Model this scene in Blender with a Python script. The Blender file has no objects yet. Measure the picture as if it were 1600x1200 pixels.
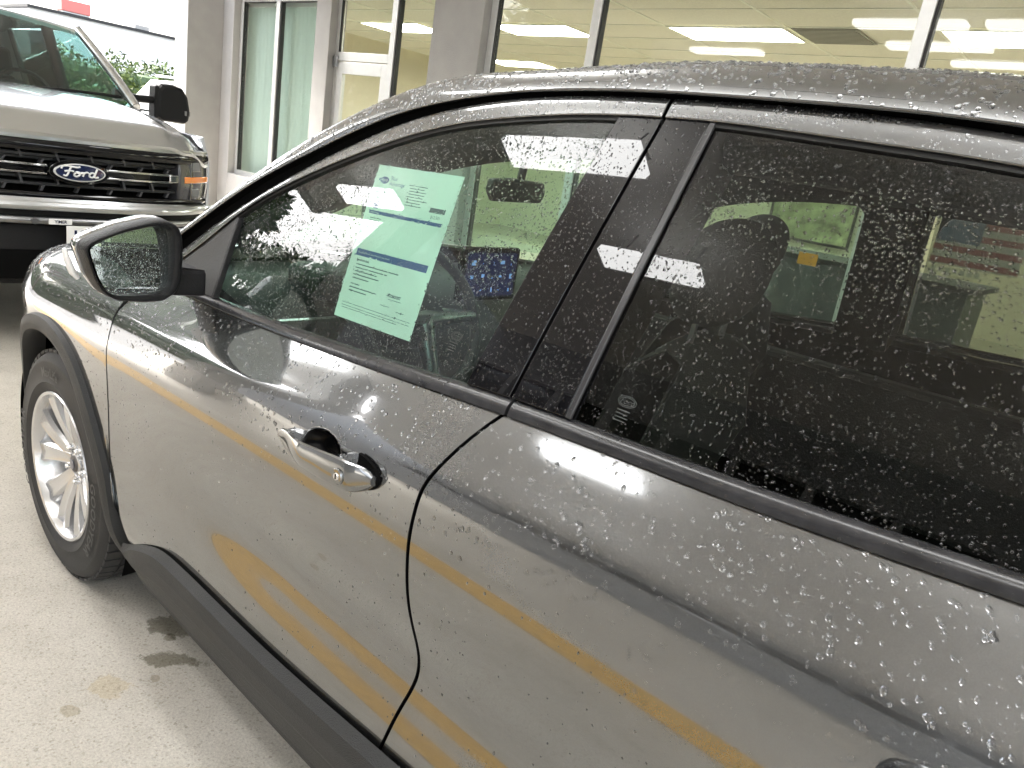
import bpy, bmesh, math, random
import numpy as np
from mathutils import Vector, Matrix, noise as mnoise
R_ = math.radians
rng = random.Random(7)
nrng = np.random.default_rng(11)
scene = bpy.context.scene
COL = scene.collection

# ------------------------------------------------------------------ camera
def unit(v):
    v = np.array(v, float); return v / np.linalg.norm(v)
F_PX = 1165.0
_down = unit((175 - 800, 4450 - 600, F_PX))
_v1 = unit((-610 - 800, 16 - 600, F_PX)); _v1 = unit(_v1 - _down * (_v1 @ _down))
_up = -_down; _fx = -_v1; _fy = np.cross(_up, _fx)
_R = np.stack([_fx, _fy, _up])
_cr, _cu, _cb = _R @ np.array([1, 0, 0]), _R @ np.array([0, -1, 0]), _R @ np.array([0, 0, -1])
CAMPOS = Vector((2.285, -1.642, 1.437))
cd = bpy.data.cameras.new('camera'); cam = bpy.data.objects.new('camera', cd); COL.objects.link(cam)
M = Matrix(((_cr[0], _cu[0], _cb[0], CAMPOS.x), (_cr[1], _cu[1], _cb[1], CAMPOS.y), (_cr[2], _cu[2], _cb[2], CAMPOS.z), (0, 0, 0, 1)))
cam.matrix_world = M
cd.sensor_width = 36.0; cd.lens = F_PX / 1600 * 36.0
cd.clip_start = 0.02; cd.clip_end = 1000
scene.camera = cam

# ------------------------------------------------------------------ light
W = bpy.data.worlds.new('World'); scene.world = W; W.use_nodes = True
wn, wl = W.node_tree.nodes, W.node_tree.links
bg = wn['Background']
sky = wn.new('ShaderNodeTexSky'); sky.sky_type = 'NISHITA'; sky.sun_disc = False
SUN_EL, SUN_ROT = R_(52), R_(250)
sky.sun_elevation = SUN_EL; sky.sun_rotation = SUN_ROT; sky.dust_density = 6; sky.air_density = 1.2
hs = wn.new('ShaderNodeHueSaturation'); hs.inputs['Saturation'].default_value = 0.4
wl.new(sky.outputs[0], hs.inputs['Color']); wl.new(hs.outputs[0], bg.inputs[0])
bg.inputs[1].default_value = 0.15
sd = bpy.data.lights.new('sun', 'SUN'); sd.energy = 1.2; sd.angle = R_(15); sd.color = (1, .97, .92)
so = bpy.data.objects.new('sun', sd); COL.objects.link(so)
_d = Vector((math.sin(SUN_ROT) * math.cos(SUN_EL), math.cos(SUN_ROT) * math.cos(SUN_EL), math.sin(SUN_EL)))
so.rotation_euler = _d.to_track_quat('Z', 'Y').to_euler(); so.location = (0, 0, 30)
scene.view_settings.view_transform = 'Standard'; scene.view_settings.look = 'None'
scene.view_settings.exposure = 3.15; scene.view_settings.gamma = 1; scene.view_settings.use_curve_mapping = False
scene.render.engine = 'CYCLES'
cy = scene.cycles
cy.use_denoising = True
try: cy.denoiser = 'OPENIMAGEDENOISE'
except Exception: pass
cy.max_bounces = 10; cy.transparent_max_bounces = 24; cy.transmission_bounces = 8; cy.glossy_bounces = 5; cy.diffuse_bounces = 4
cy.caustics_reflective = False; cy.caustics_refractive = False
cy.sample_clamp_indirect = 6.0

# ------------------------------------------------------------------ materials
MATS = {}
def newmat(name):
    m = bpy.data.materials.new(name); m.use_nodes = True; MATS[name] = m
    return m, m.node_tree.nodes, m.node_tree.links, m.node_tree.nodes['Principled BSDF']
def mat(name, col, rough=.5, metal=0., coat=0., coat_rough=.03, spec=.5, noise=None, bump=None, emit=None, estr=0.):
    """noise=(scale, amount) colour mottling; bump=(scale, strength)"""
    m, n, l, b = newmat(name)
    b.inputs['Base Color'].default_value = (*col, 1); b.inputs['Roughness'].default_value = rough
    b.inputs['Metallic'].default_value = metal; b.inputs['Coat Weight'].default_value = coat
    b.inputs['Coat Roughness'].default_value = coat_rough; b.inputs['Specular IOR Level'].default_value = spec
    if emit: b.inputs['Emission Color'].default_value = (*emit, 1); b.inputs['Emission Strength'].default_value = estr
    if noise or bump:
        tc = n.new('ShaderNodeTexCoord')
    if noise:
        t = n.new('ShaderNodeTexNoise'); t.inputs['Scale'].default_value = noise[0]; t.inputs['Detail'].default_value = 6
        l.new(tc.outputs['Object'], t.inputs['Vector'])
        r = n.new('ShaderNodeValToRGB')
        r.color_ramp.elements[0].position = .3; r.color_ramp.elements[1].position = .7
        r.color_ramp.elements[0].color = (*[c * (1 - noise[1]) for c in col], 1)
        r.color_ramp.elements[1].color = (*[min(1, c * (1 + noise[1])) for c in col], 1)
        l.new(t.outputs['Fac'], r.inputs['Fac']); l.new(r.outputs['Color'], b.inputs['Base Color'])
    if bump:
        t2 = n.new('ShaderNodeTexNoise'); t2.inputs['Scale'].default_value = bump[0]; t2.inputs['Detail'].default_value = 4
        l.new(tc.outputs['Object'], t2.inputs['Vector'])
        bp = n.new('ShaderNodeBump'); bp.inputs['Strength'].default_value = bump[1]; bp.inputs['Distance'].default_value = .01
        l.new(t2.outputs['Fac'], bp.inputs['Height']); l.new(bp.outputs['Normal'], b.inputs['Normal'])
    return m
def glassmat(name, tint, rough=.0, ior=1.5, refl=1.0):
    """thin pane: fresnel mix of clear tinted and mirror"""
    m, n, l, b = newmat(name); n.remove(b)
    out = n['Material Output']
    tr = n.new('ShaderNodeBsdfTransparent'); tr.inputs[0].default_value = (*tint, 1)
    gl = n.new('ShaderNodeBsdfGlossy'); gl.inputs['Roughness'].default_value = rough; gl.inputs['Color'].default_value = (refl, refl, refl, 1)
    fr = n.new('ShaderNodeFresnel'); fr.inputs['IOR'].default_value = ior
    mx = n.new('ShaderNodeMixShader')
    ge = n.new('ShaderNodeNewGeometry'); mi = n.new('ShaderNodeMapRange'); mi.inputs[3].default_value = ior; mi.inputs[4].default_value = 1 / ior
    l.new(ge.outputs['Backfacing'], mi.inputs[0]); l.new(mi.outputs[0], fr.inputs['IOR'])
    om = n.new('ShaderNodeMath'); om.operation = 'SUBTRACT'; om.inputs[0].default_value = 1.0; l.new(ge.outputs['Backfacing'], om.inputs[1])
    mu = n.new('ShaderNodeMath'); mu.operation = 'MULTIPLY'; l.new(fr.outputs[0], mu.inputs[0]); l.new(om.outputs[0], mu.inputs[1])
    l.new(mu.outputs[0], mx.inputs[0]); l.new(tr.outputs[0], mx.inputs[1]); l.new(gl.outputs[0], mx.inputs[2]); l.new(mx.outputs[0], out.inputs[0])
    return m

def paintmat(name, col, r1=.075, r2=.38, broad=.31, flake=.05):
    """metallic basecoat: part of the flake lies flat (sharp), part is tilted (broad), under clear lacquer"""
    m, n, l, b = newmat(name)
    out = n['Material Output']
    tc = n.new('ShaderNodeTexCoord'); v = n.new('ShaderNodeTexVoronoi'); v.inputs['Scale'].default_value = 900
    l.new(tc.outputs['Object'], v.inputs['Vector'])
    bw = n.new('ShaderNodeRGBToBW'); l.new(v.outputs['Color'], bw.inputs[0])
    ma = n.new('ShaderNodeMath'); ma.operation = 'MULTIPLY_ADD'; ma.inputs[1].default_value = flake * 2; ma.inputs[2].default_value = 1 - flake
    l.new(bw.outputs[0], ma.inputs[0])
    vm = n.new('ShaderNodeVectorMath'); vm.operation = 'SCALE'; vm.inputs[0].default_value = col; l.new(ma.outputs[0], vm.inputs['Scale'])
    c = n.new('ShaderNodeBsdfPrincipled')
    # faint water film: slightly uneven gloss
    t2 = n.new('ShaderNodeTexNoise'); t2.inputs['Scale'].default_value = 9; t2.inputs['Detail'].default_value = 6
    mp = n.new('ShaderNodeMapping'); mp.inputs['Scale'].default_value = (1.2, 1, .35); l.new(tc.outputs['Object'], mp.inputs[0]); l.new(mp.outputs[0], t2.inputs['Vector'])
    for p, r in ((b, r1), (c, r2)):
        p.inputs['Metallic'].default_value = 1; p.inputs['Coat Weight'].default_value = 1; p.inputs['Coat Roughness'].default_value = .01
        l.new(vm.outputs[0], p.inputs['Base Color'])
        m2 = n.new('ShaderNodeMapRange'); m2.inputs[1].default_value = .3; m2.inputs[2].default_value = .7; m2.inputs[3].default_value = r * .92; m2.inputs[4].default_value = r * 1.1
        l.new(t2.outputs['Fac'], m2.inputs[0]); l.new(m2.outputs[0], p.inputs['Roughness'])
    mx = n.new('ShaderNodeMixShader'); mx.inputs[0].default_value = broad
    l.new(b.outputs[0], mx.inputs[1]); l.new(c.outputs[0], mx.inputs[2]); l.new(mx.outputs[0], out.inputs[0])
    return m

PAINT = paintmat('grey_metallic_paint', (.226, .232, .237))
TRUCKP = paintmat('silver_metallic_paint', (.60, .62, .64), r1=.14, broad=.45, flake=.02)
GLOSSBLK = mat('gloss_black_plastic', (.005, .005, .006), .015)
BLKPL = mat('black_plastic', (.011, .011, .012), .45, spec=.2, bump=(220, .25))
CLAD = mat('grained_cladding', (.024, .0245, .025), .5, spec=.4, bump=(500, .5), noise=(6, .2))
RUBBER = mat('tyre_rubber', (.02, .02, .021), .62, noise=(8, .25), bump=(180, .15))
RUBTXT = mat('tyre_lettering', (.05, .05, .052), .5)
SEAL = mat('rubber_seal', (.008, .008, .008), .5)
SEALW = mat('wet_moulding', (.022, .022, .024), .22, noise=(30, .35))
DARK = mat('dark_cavity', (.004, .004, .004), .8, spec=.05)
CHROME = mat('chrome', (.75, .75, .75), .06, 1)
SATIN = mat('satin_metal_trim', (.35, .35, .36), .3, 1)
ALLOY = mat('painted_alloy', (.62, .62, .63), .25, .8, coat=.6)
STEEL = mat('cast_steel', (.13, .12, .115), .5, .8)
MIRROR = mat('mirror_silver', (.62, .68, .68), .01, 1)
INTBLK = mat('cabin_black_trim', (.012, .012, .013), .6, bump=(150, .2))
SEATF = mat('seat_cloth', (.065, .065, .066), .9, bump=(400, .4))
HEADL = mat('headliner_cloth', (.22, .22, .21), .9)
GLF = glassmat('door_glass', (.80, .925, .865))
GLR = glassmat('privacy_glass', (.68, .71, .67))
GLW = glassmat('windshield_glass', (.86, .94, .90))
GLT = glassmat('truck_glass', (.72, .86, .84)); GLTD = glassmat('truck_privacy_glass', (.22, .25, .24))
GLB = glassmat('shop_glass', (.93, .96, .95))
def watermat():
    m, n, l, b = newmat('rain_water'); n.remove(b)
    g = n.new('ShaderNodeBsdfGlass'); g.inputs['IOR'].default_value = 1.33; g.inputs['Roughness'].default_value = 0
    l.new(g.outputs[0], n['Material Output'].inputs[0]); return m
WATER = watermat()
PAPER = mat('sheet_paper', (.70, .72, .715), .6)
INK = mat('blue_ink', (.03, .06, .22), .6)
INKD = mat('dark_ink', (.06, .07, .10), .6)
WHITEP = mat('white_plastic', (.8, .8, .8), .4)
NAVY = mat('navy_enamel', (.008, .016, .06), .12, coat=1)
AMBER = mat('amber_lens', (.85, .24, .03), .12, coat=1)
LENS = mat('smoked_lens', (.05, .05, .055), .05, coat=1)
PROJ = mat('projector_glass', (.16, .165, .17), .06, .3, coat=1)
CLEARL = mat('clear_lens', (.55, .56, .58), .08, .6, coat=1)
STUCCO = mat('grey_stucco', (.355, .347, .335), .85, noise=(5, .06), bump=(120, .5))
STUCCOW = mat('light_stucco', (.46, .45, .44), .85, noise=(4, .05), bump=(120, .5))
ALUM = mat('aluminium_frame', (.66, .66, .65), .38, .5, noise=(20, .04))
GASKET = mat('black_gasket', (.02, .02, .02), .6)
CREAM = mat('cream_wall', (.70, .65, .50), .8, noise=(2, .03))
TILE = mat('ceiling_tile', (.74, .70, .57), .9, noise=(60, .06))
TRACK = mat('ceiling_track', (.80, .78, .66), .6)
VENTM = mat('grille_vent', (.33, .31, .25), .7)
LAMPIN = mat('lit_diffuser', (.9, .9, .85), .5, emit=(1, .97, .86), estr=3.4)
LAMPOUT = mat('lit_canopy_diffuser', (.9, .9, .9), .5, emit=(.98, .98, .97), estr=2.0)
BLIND = mat('blind_vinyl', (.62, .72, .68), .6)
SOFFIT = mat('canopy_soffit', (.60, .588, .565), .8, noise=(2, .06))
DRIVEW = mat('service_wall_paint', (.30, .305, .315), .8, noise=(3, .08))
DARKGL = mat('dark_window', (.006, .006, .007), .05, coat=1)
SHOPFL = mat('showroom_floor', (.45, .42, .36), .25, noise=(3, .08))
OFFICE = mat('desk_laminate', (.10, .11, .11), .5, noise=(4, .2))
WHITEW = mat('white_render', (.82, .82, .81), .8, noise=(1, .03))
REDS = mat('faded_red_paint', (.55, .16, .14), .6)
CARW = mat('white_car_paint', (.8, .8, .8), .3, coat=1)
BARK = mat('bark', (.09, .07, .05), .9, noise=(10, .3))
YELLOW = mat('yellow_road_paint', (.62, .385, .11), .6, noise=(25, .18))
ORANGE = mat('orange_card', (.75, .33, .03), .6)
FLAGB = mat('flag_blue', (.10, .14, .20), .7)
FLAGR = mat('flag_red', (.26, .09, .075), .7)
FLAGW = mat('flag_white', (.38, .40, .34), .7)
LEAFP = mat('picture_print', (.36, .37, .22), .7, noise=(5, .75))
def screenmat():
    m, n, l, b = newmat('lit_screen')
    b.inputs['Base Color'].default_value = (.01, .01, .02, 1); b.inputs['Roughness'].default_value = .1
    b.inputs['Emission Color'].default_value = (.02, .035, .20, 1); b.inputs['Emission Strength'].default_value = .035
    return m
SCREEN = screenmat()
ICON = mat('lit_icon', (.1, .3, .8), .4, emit=(.45, .6, 1), estr=.045)
def leafmat(name, a, c):
    m, n, l, b = newmat(name)
    oi = n.new('ShaderNodeTexCoord'); t = n.new('ShaderNodeTexNoise'); t.inputs['Scale'].default_value = 3.5
    l.new(oi.outputs['Object'], t.inputs['Vector'])
    r = n.new('ShaderNodeValToRGB'); r.color_ramp.elements[0].position = .35; r.color_ramp.elements[1].position = .65
    r.color_ramp.elements[0].color = (*a, 1); r.color_ramp.elements[1].color = (*c, 1)
    l.new(t.outputs['Fac'], r.inputs['Fac']); l.new(r.outputs['Color'], b.inputs['Base Color'])
    b.inputs['Roughness'].default_value = .55
    return m
LEAF = leafmat('tree_leaf', (.025, .055, .018), (.07, .12, .035))
HEDGEL = leafmat('hedge_leaf', (.035, .065, .01), (.10, .14, .022))

def concretemat():
    m, n, l, b = newmat('concrete_paving')
    tc = n.new('ShaderNodeTexCoord')
    def nz(scale, detail, rough=.6):
        t = n.new('ShaderNodeTexNoise'); t.inputs['Scale'].default_value = scale; t.inputs['Detail'].default_value = detail; t.inputs['Roughness'].default_value = rough
        l.new(tc.outputs['Object'], t.inputs['Vector']); return t
    def ramp(src, p0, p1, c0, c1):
        r = n.new('ShaderNodeValToRGB'); r.color_ramp.elements[0].position = p0; r.color_ramp.elements[1].position = p1
        r.color_ramp.elements[0].color = (*c0, 1); r.color_ramp.elements[1].color = (*c1, 1); l.new(src, r.inputs['Fac']); return r.outputs['Color']
    def mix(a, c, fac, mode='MULTIPLY'):
        x = n.new('ShaderNodeMix'); x.data_type = 'RGBA'; x.blend_type = mode
        if isinstance(fac, float): x.inputs[0].default_value = fac
        else: l.new(fac, x.inputs[0])
        for s, v in ((6, a), (7, c)):
            if isinstance(v, tuple): x.inputs[s].default_value = (*v, 1)
            else: l.new(v, x.inputs[s])
        return x.outputs[2]
    base = ramp(nz(1.3, 8).outputs['Fac'], .3, .72, (.51, .475, .415), (.62, .585, .525))
    fine = ramp(nz(160, 6, .8).outputs['Fac'], .30, .70, (.62, .62, .62), (1.14, 1.14, 1.13))
    c = mix(base, fine, 1.0)
    v = n.new('ShaderNodeTexVoronoi'); v.inputs['Scale'].default_value = 190; l.new(tc.outputs['Object'], v.inputs['Vector'])
    bw = n.new('ShaderNodeRGBToBW'); l.new(v.outputs['Color'], bw.inputs[0])
    c = mix(c, ramp(bw.outputs[0], .05, .30, (.62, .60, .57), (1, 1, 1)), .8)
    c = mix(c, ramp(nz(7, 6, .7).outputs['Fac'], .30, .55, (.80, .79, .77), (1, 1, 1)), .55)
    # damp patches, tea stains, specks, each at its own place
    wob = nz(14, 7, .72)
    def spot(x, y, rx, ry, rot, amount):
        mp = n.new('ShaderNodeMapping'); mp.vector_type = 'TEXTURE'
        mp.inputs['Location'].default_value = (x, y, 0); mp.inputs['Rotation'].default_value = (0, 0, rot); mp.inputs['Scale'].default_value = (rx, ry, 1)
        l.new(tc.outputs['Object'], mp.inputs[0])
        ln = n.new('ShaderNodeVectorMath'); ln.operation = 'LENGTH'; l.new(mp.outputs[0], ln.inputs[0])
        ad = n.new('ShaderNodeMath'); ad.operation = 'MULTIPLY_ADD'; ad.inputs[1].default_value = -2.6; l.new(wob.outputs['Fac'], ad.inputs[0]); ad.inputs[2].default_value = 1.3
        su = n.new('ShaderNodeMath'); su.operation = 'ADD'; l.new(ln.outputs['Value'], su.inputs[0]); l.new(ad.outputs[0], su.inputs[1])
        mr = n.new('ShaderNodeMapRange'); mr.inputs[1].default_value = .95; mr.inputs[2].default_value = .75; mr.inputs[3].default_value = 0; mr.inputs[4].default_value = amount
        l.new(su.outputs[0], mr.inputs[0]); return mr.outputs[0]
    for (x, y, rx, ry, rot, am, colr) in STAINS:
        c = mix(c, colr, spot(x, y, rx, ry, rot, am), 'MULTIPLY')
    l.new(c, b.inputs['Base Color'])
    b.inputs['Roughness'].default_value = .78
    bp = n.new('ShaderNodeBump'); bp.inputs['Strength'].default_value = .35; bp.inputs['Distance'].default_value = .004
    l.new(nz(220, 5, .7).outputs['Fac'], bp.inputs['Height']); l.new(bp.outputs[0], b.inputs['Normal'])
    return m
STAINS = [(.455, -.775, .075, .05, .5, 1., (.42, .41, .37)), (.595, -.835, .085, .032, .75, 1., (.45, .44, .39)), (.50, -.80, .02, .02, 0, .9, (.5, .48, .42)),
          (.60, -1.0, .06, .045, .3, .5, (.86, .74, .52)), (.63, -1.10, .024, .02, .3, .6, (.66, .6, .46)), (.64, -.90, .015, .014, 0, .7, (.6, .56, .48))]
CONC = concretemat()
ASPH = mat('grey_asphalt', (.085, .086, .088), .6, noise=(4, .15), bump=(200, .5))

# ------------------------------------------------------------------ mesh helpers
def link(o, parent=None):
    COL.objects.link(o)
    if parent is not None: o.parent = parent
    return o
def tag(o, label=None, cat=None, group=None, kind=None):
    if label: o['label'] = label
    if cat: o['category'] = cat
    if group: o['group'] = group
    if kind: o['kind'] = kind
    return o
def empty(name, loc=(0, 0, 0), rz=0.):
    o = bpy.data.objects.new(name, None); o.location = loc; o.rotation_euler = (0, 0, rz); o.empty_display_size = .2
    return link(o)
class MB:
    def __init__(s): s.v = []; s.f = []
    def add(s, vs, fs):
        o = len(s.v); s.v += [tuple(map(float, p)) for p in vs]; s.f += [tuple(i + o for i in f) for f in fs]; return s
    def box(s, x0, x1, y0, y1, z0, z1):
        return s.add([(x0, y0, z0), (x1, y0, z0), (x1, y1, z0), (x0, y1, z0), (x0, y0, z1), (x1, y0, z1), (x1, y1, z1), (x0, y1, z1)],
                     [(0, 3, 2, 1), (4, 5, 6, 7), (0, 1, 5, 4), (1, 2, 6, 5), (2, 3, 7, 6), (3, 0, 4, 7)])
    def grid(s, P, flip=False):
        n, m = len(P), len(P[0]); vs = [p for r in P for p in r]; fs = []
        for i in range(n - 1):
            for j in range(m - 1):
                q = (i * m + j, i * m + j + 1, (i + 1) * m + j + 1, (i + 1) * m + j); fs.append(q[::-1] if flip else q)
        return s.add(vs, fs)
    def shell(s, P, th, nrm=None):
        """closed slab from a point grid, thickened by th against its normal"""
        P = np.array(P, float); n, m, _ = P.shape
        if nrm is None:
            nrm = gnorm(P)
        Q = P - nrm * th
        vs = np.concatenate([P.reshape(-1, 3), Q.reshape(-1, 3)]); o = n * m; fs = []
        for i in range(n - 1):
            for j in range(m - 1):
                q = (i * m + j, (i + 1) * m + j, (i + 1) * m + j + 1, i * m + j + 1); fs.append(q); fs.append(tuple(k + o for k in q[::-1]))
        ring = [i * m for i in range(n)] + [(n - 1) * m + j for j in range(1, m)] + [i * m + m - 1 for i in range(n - 2, -1, -1)] + [j for j in range(m - 2, 0, -1)]
        for a, b in zip(ring, ring[1:] + ring[:1]): fs.append((b, a, a + o, b + o))
        return s.add(vs, fs)
    def prism(s, poly, off):
        """closed polygon (3-D points) extruded by the vector off"""
        n = len(poly); a = [Vector(p) for p in poly]; b = [p + Vector(off) for p in a]
        return s.add(a + b, [tuple(range(n - 1, -1, -1)), tuple(range(n, 2 * n))] + [(i, (i + 1) % n, n + (i + 1) % n, n + i) for i in range(n)])
    def tube(s, pts, r, n=8, cap=True, ry=None):
        pts = [Vector(p) for p in pts]; N = len(pts); rs = r if hasattr(r, '__len__') else [r] * N
        t0 = (pts[1] - pts[0]).normalized(); ref = Vector((0, 0, 1)) if abs(t0.z) < .9 else Vector((1, 0, 0)); vs = []
        for i, p in enumerate(pts):
            t = (pts[min(i + 1, N - 1)] - pts[max(i - 1, 0)]).normalized(); a = t.cross(ref).normalized(); b = a.cross(t).normalized()
            for k in range(n):
                an = 2 * math.pi * k / n; vs.append(p + a * math.cos(an) * rs[i] + b * math.sin(an) * rs[i] * (ry or 1))
        fs = [(i * n + k, i * n + (k + 1) % n, (i + 1) * n + (k + 1) % n, (i + 1) * n + k) for i in range(N - 1) for k in range(n)]
        if cap: fs += [tuple(range(n - 1, -1, -1)), tuple((N - 1) * n + k for k in range(n))]
        return s.add(vs, fs)
    def lathe_y(s, prof, n=48, c=(0, 0, 0)):
        """profile of (radius, y) spun about the Y axis"""
        vs = []; m = len(prof)
        for k in range(n):
            a = 2 * math.pi * k / n
            for (r, y) in prof: vs.append((c[0] + r * math.cos(a), c[1] + y, c[2] + r * math.sin(a)))
        fs = [(k * m + j, k * m + j + 1, ((k + 1) % n) * m + j + 1, ((k + 1) % n) * m + j) for k in range(n) for j in range(m - 1)]
        return s.add(vs, fs)
    def build(s, name, m, parent=None, smooth=None, bevel=None, recalc=True):
        me = bpy.data.meshes.new(name); me.from_pydata(s.v, [], s.f)
        if recalc:
            bm = bmesh.new(); bm.from_mesh(me); bmesh.ops.recalc_face_normals(bm, faces=bm.faces); bm.to_mesh(me); bm.free()
        if smooth is not None:
            me.shade_smooth()
            if smooth < 179: me.set_sharp_from_angle(angle=R_(smooth))
        me.materials.append(m)
        o = bpy.data.objects.new(name, me); link(o, parent)
        if bevel:
            b = o.modifiers.new('bevel', 'BEVEL'); b.width = bevel; b.segments = 2; b.limit_method = 'ANGLE'; b.angle_limit = R_(50)
        return o
def gnorm(P):
    du = np.gradient(P, axis=0); dv = np.gradient(P, axis=1); n = np.cross(du, dv)
    return n / np.maximum(np.linalg.norm(n, axis=2, keepdims=True), 1e-12)
def box(name, m, parent, x0, x1, y0, y1, z0, z1, bevel=None): return MB().box(x0, x1, y0, y1, z0, z1).build(name, m, parent, bevel=bevel)
def share(o, parent, loc=None, scale=None):
    c = o.copy(); COL.objects.link(c); c.parent = parent
    if loc is not None: c.location = loc
    if scale is not None: c.scale = scale
    return c
def copy_tree(o, parent=None):
    c = o.copy(); COL.objects.link(c); c.parent = parent
    for ch in list(o.children): copy_tree(ch, c)
    return c
def textmesh(s, size, ext=0., shear=0., bold=0., align='CENTER', space=1.):
    cu = bpy.data.curves.new('lettering', 'FONT'); cu.body = s; cu.size = size; cu.extrude = ext; cu.shear = shear; cu.offset = bold
    cu.align_x = align; cu.align_y = 'CENTER'; cu.resolution_u = 2; cu.space_character = space
    o = bpy.data.objects.new('lettering', cu); COL.objects.link(o)
    dg = bpy.context.evaluated_depsgraph_get(); me = bpy.data.meshes.new_from_object(o.evaluated_get(dg))
    bpy.data.objects.remove(o); bpy.data.curves.remove(cu); return me
def text(name, s, size, m, parent, fn, ext=0., shear=0., bold=0., align='CENTER', space=1.):
    """letters whose points (x, y, depth) go through fn to a place in the scene"""
    me = textmesh(s, size, ext, shear, bold, align, space); me.name = name
    for v in me.vertices: v.co = fn(v.co.x, v.co.y, v.co.z)
    me.materials.clear(); me.materials.append(m)
    return link(bpy.data.objects.new(name, me), parent)
def spline(xs, ys):
    """natural cubic spline"""
    xs = np.array(xs, float); ys = np.array(ys, float); n = len(xs); h = np.diff(xs)
    A = np.eye(n); r = np.zeros(n)
    for i in range(1, n - 1):
        A[i, i - 1] = h[i - 1]; A[i, i] = 2 * (h[i - 1] + h[i]); A[i, i + 1] = h[i]; r[i] = 6 * ((ys[i + 1] - ys[i]) / h[i] - (ys[i] - ys[i - 1]) / h[i - 1])
    m2 = np.linalg.solve(A, r)
    def f(x):
        x = np.clip(x, xs[0], xs[-1]); i = np.clip(np.searchsorted(xs, x) - 1, 0, n - 2); t0 = xs[i + 1] - x; t1 = x - xs[i]
        return m2[i] * t0**3 / (6 * h[i]) + m2[i + 1] * t1**3 / (6 * h[i]) + (ys[i] / h[i] - m2[i] * h[i] / 6) * t0 + (ys[i + 1] / h[i] - m2[i + 1] * h[i] / 6) * t1
    return f
def poly(pts, col=0):
    pts = sorted(pts); xs = [p[0] for p in pts]; ys = [p[1] for p in pts]
    return lambda x: np.interp(x, xs, ys)
def curve(pts): 
    pts = sorted(pts); return spline([p[0] for p in pts], [p[1] for p in pts])

# ================================================================== SETTING
def sheet(name, m, x0, x1, y0, y1, z, label=None):
    o = MB().add([(x0, y0, z), (x1, y0, z), (x1, y1, z), (x0, y1, z)], [(0, 1, 2, 3)]).build(name, m); o['kind'] = 'structure'; return o
sheet('ground', ASPH, -250, 250, -250, 250, -.006)
sheet('concrete_drive', CONC, -7.2, 16, -9, 3.55, 0.0)
o = MB().box(-7.1, 12, -2.13, -1.83, .0035, .0045).build('painted_line', YELLOW); o['kind'] = 'structure'
ceil = MB().box(-6.6, 7.6, -3.85, 3.40, 3.9, 4.05).build('canopy_roof', SOFFIT); ceil['kind'] = 'structure'
ceil2 = MB().box(-3.6, 7.6, -5.85, -3.851, 3.9, 4.05).build('canopy_roof', SOFFIT); ceil2['kind'] = 'structure'
fas = MB().box(-6.9, -6.6, -3.85, 3.40, 3.86, 4.3).build('canopy_fascia', STUCCOW); fas['kind'] = 'structure'

# ---- canopy strip lights: the reflected ones plus unseen ones added for brightness
CL = 'strip lights under the canopy'
def canopy_light(x, y, label, L=1.2, w=.30):
    t = empty('canopy_light', (x, y, 3.6)); tag(t, label, 'ceiling light', CL)
    MB().box(-L / 2, L / 2, -.04, .04, .012, .05).build('housing', WHITEP, t, bevel=.004)
    MB().box(-L / 2, L / 2, -w / 2, w / 2, -.05, .010).build('diffuser', LAMPOUT, t, bevel=.003)
    for sx in (-.35, .35): MB().tube([(sx * L, 0, .051), (sx * L, 0, .298)], .008, 6).build('hanger', SATIN, t)
for x, y, lb in ((-4.05, -3.05, 'lit strip light under the canopy in front of the silver truck side'), (-.75, -2.3, 'lit strip light under the canopy beside the front door of the grey car'),
                 (-.38, -3.35, 'lit strip light near the dark service wall'), (2.6, -2.4, 'added strip light out of view above the rear door of the grey car'),  # second entry is an added lamp, out of view, to brighten the drive
                 (4.6, -2.4, 'added unseen strip light, third from the rear on the driveway side of the canopy'), (6.6, -2.4, 'added unseen strip light at the rear end of the driveway side of the canopy'),  # both added out of view as extra light for the drive
                 (4.6, -3.4, 'added unseen strip light over the open rear part of the drive'),  # added lamp, unseen, for more light on the floor
                 (-1.0, 1.3, 'lit strip light over the far side of the grey car windshield'), (-.8, -1.12, 'added strip light brightening the window frames, over the grey car front fender'), (.6, -1.12, 'added strip light brightening the window frames, over the grey car front door'), (2.0, -1.12, 'added strip light brightening the window frames, over the grey car rear door'), (6.6, -3.4, 'added unseen strip light over the rear corner of the open drive'),  # inner row added to brighten the window frames, rear corner lamp for the drive
                 (6.6, .6, 'added unseen strip light behind the grey car near the showroom')):  # added lamp behind the car, only for overall brightness
    canopy_light(x, y, lb, *((.85, .22) if y == -3.35 else (1.2, .28)))

# ---- service wall across the drive
sw = empty('service_wall', (0, -5.7, 0)); tag(sw, 'dark grey service wall with a row of garage windows across the drive', 'wall')
def sbox(n, m, x0, x1, y0, y1, z0, z1): return MB().box(x0, x1, y0, y1, z0, z1).build(n, m, sw)
sbox('lower_wall', DRIVEW, -3.59, 3.6, -.15, 0, 0, 2.5); sbox('sky_screen_wall', DRIVEW, -7.2, -3.592, -.15, 0, 0, 5.6)  # tall end section added out of view to close off sky in the reflections
sbox('upper_wall', DRIVEW, -3.59, 3.6, -.15, 0, 3.3, 3.9)
wx = -2.4
first = None
for k in range(10):
    x0 = -3.59 + k * .72
    if first is None:
        first = MB().box(0, .08, -.14, -.01, 2.502, 3.298).build('mullion', DRIVEW, sw); first.location.x = x0
        pane0 = MB().box(.082, .718, -.10, -.09, 2.502, 3.298).build('window_pane', DARKGL, sw); pane0.location.x = x0
    else:
        share(first, sw, (x0, 0, 0)); share(pane0, sw, (x0, 0, 0))
colm = empty('canopy_column', (-3.8, -3.62, 0)); tag(colm, 'square grey stucco column holding the open side of the canopy', 'column')
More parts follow.
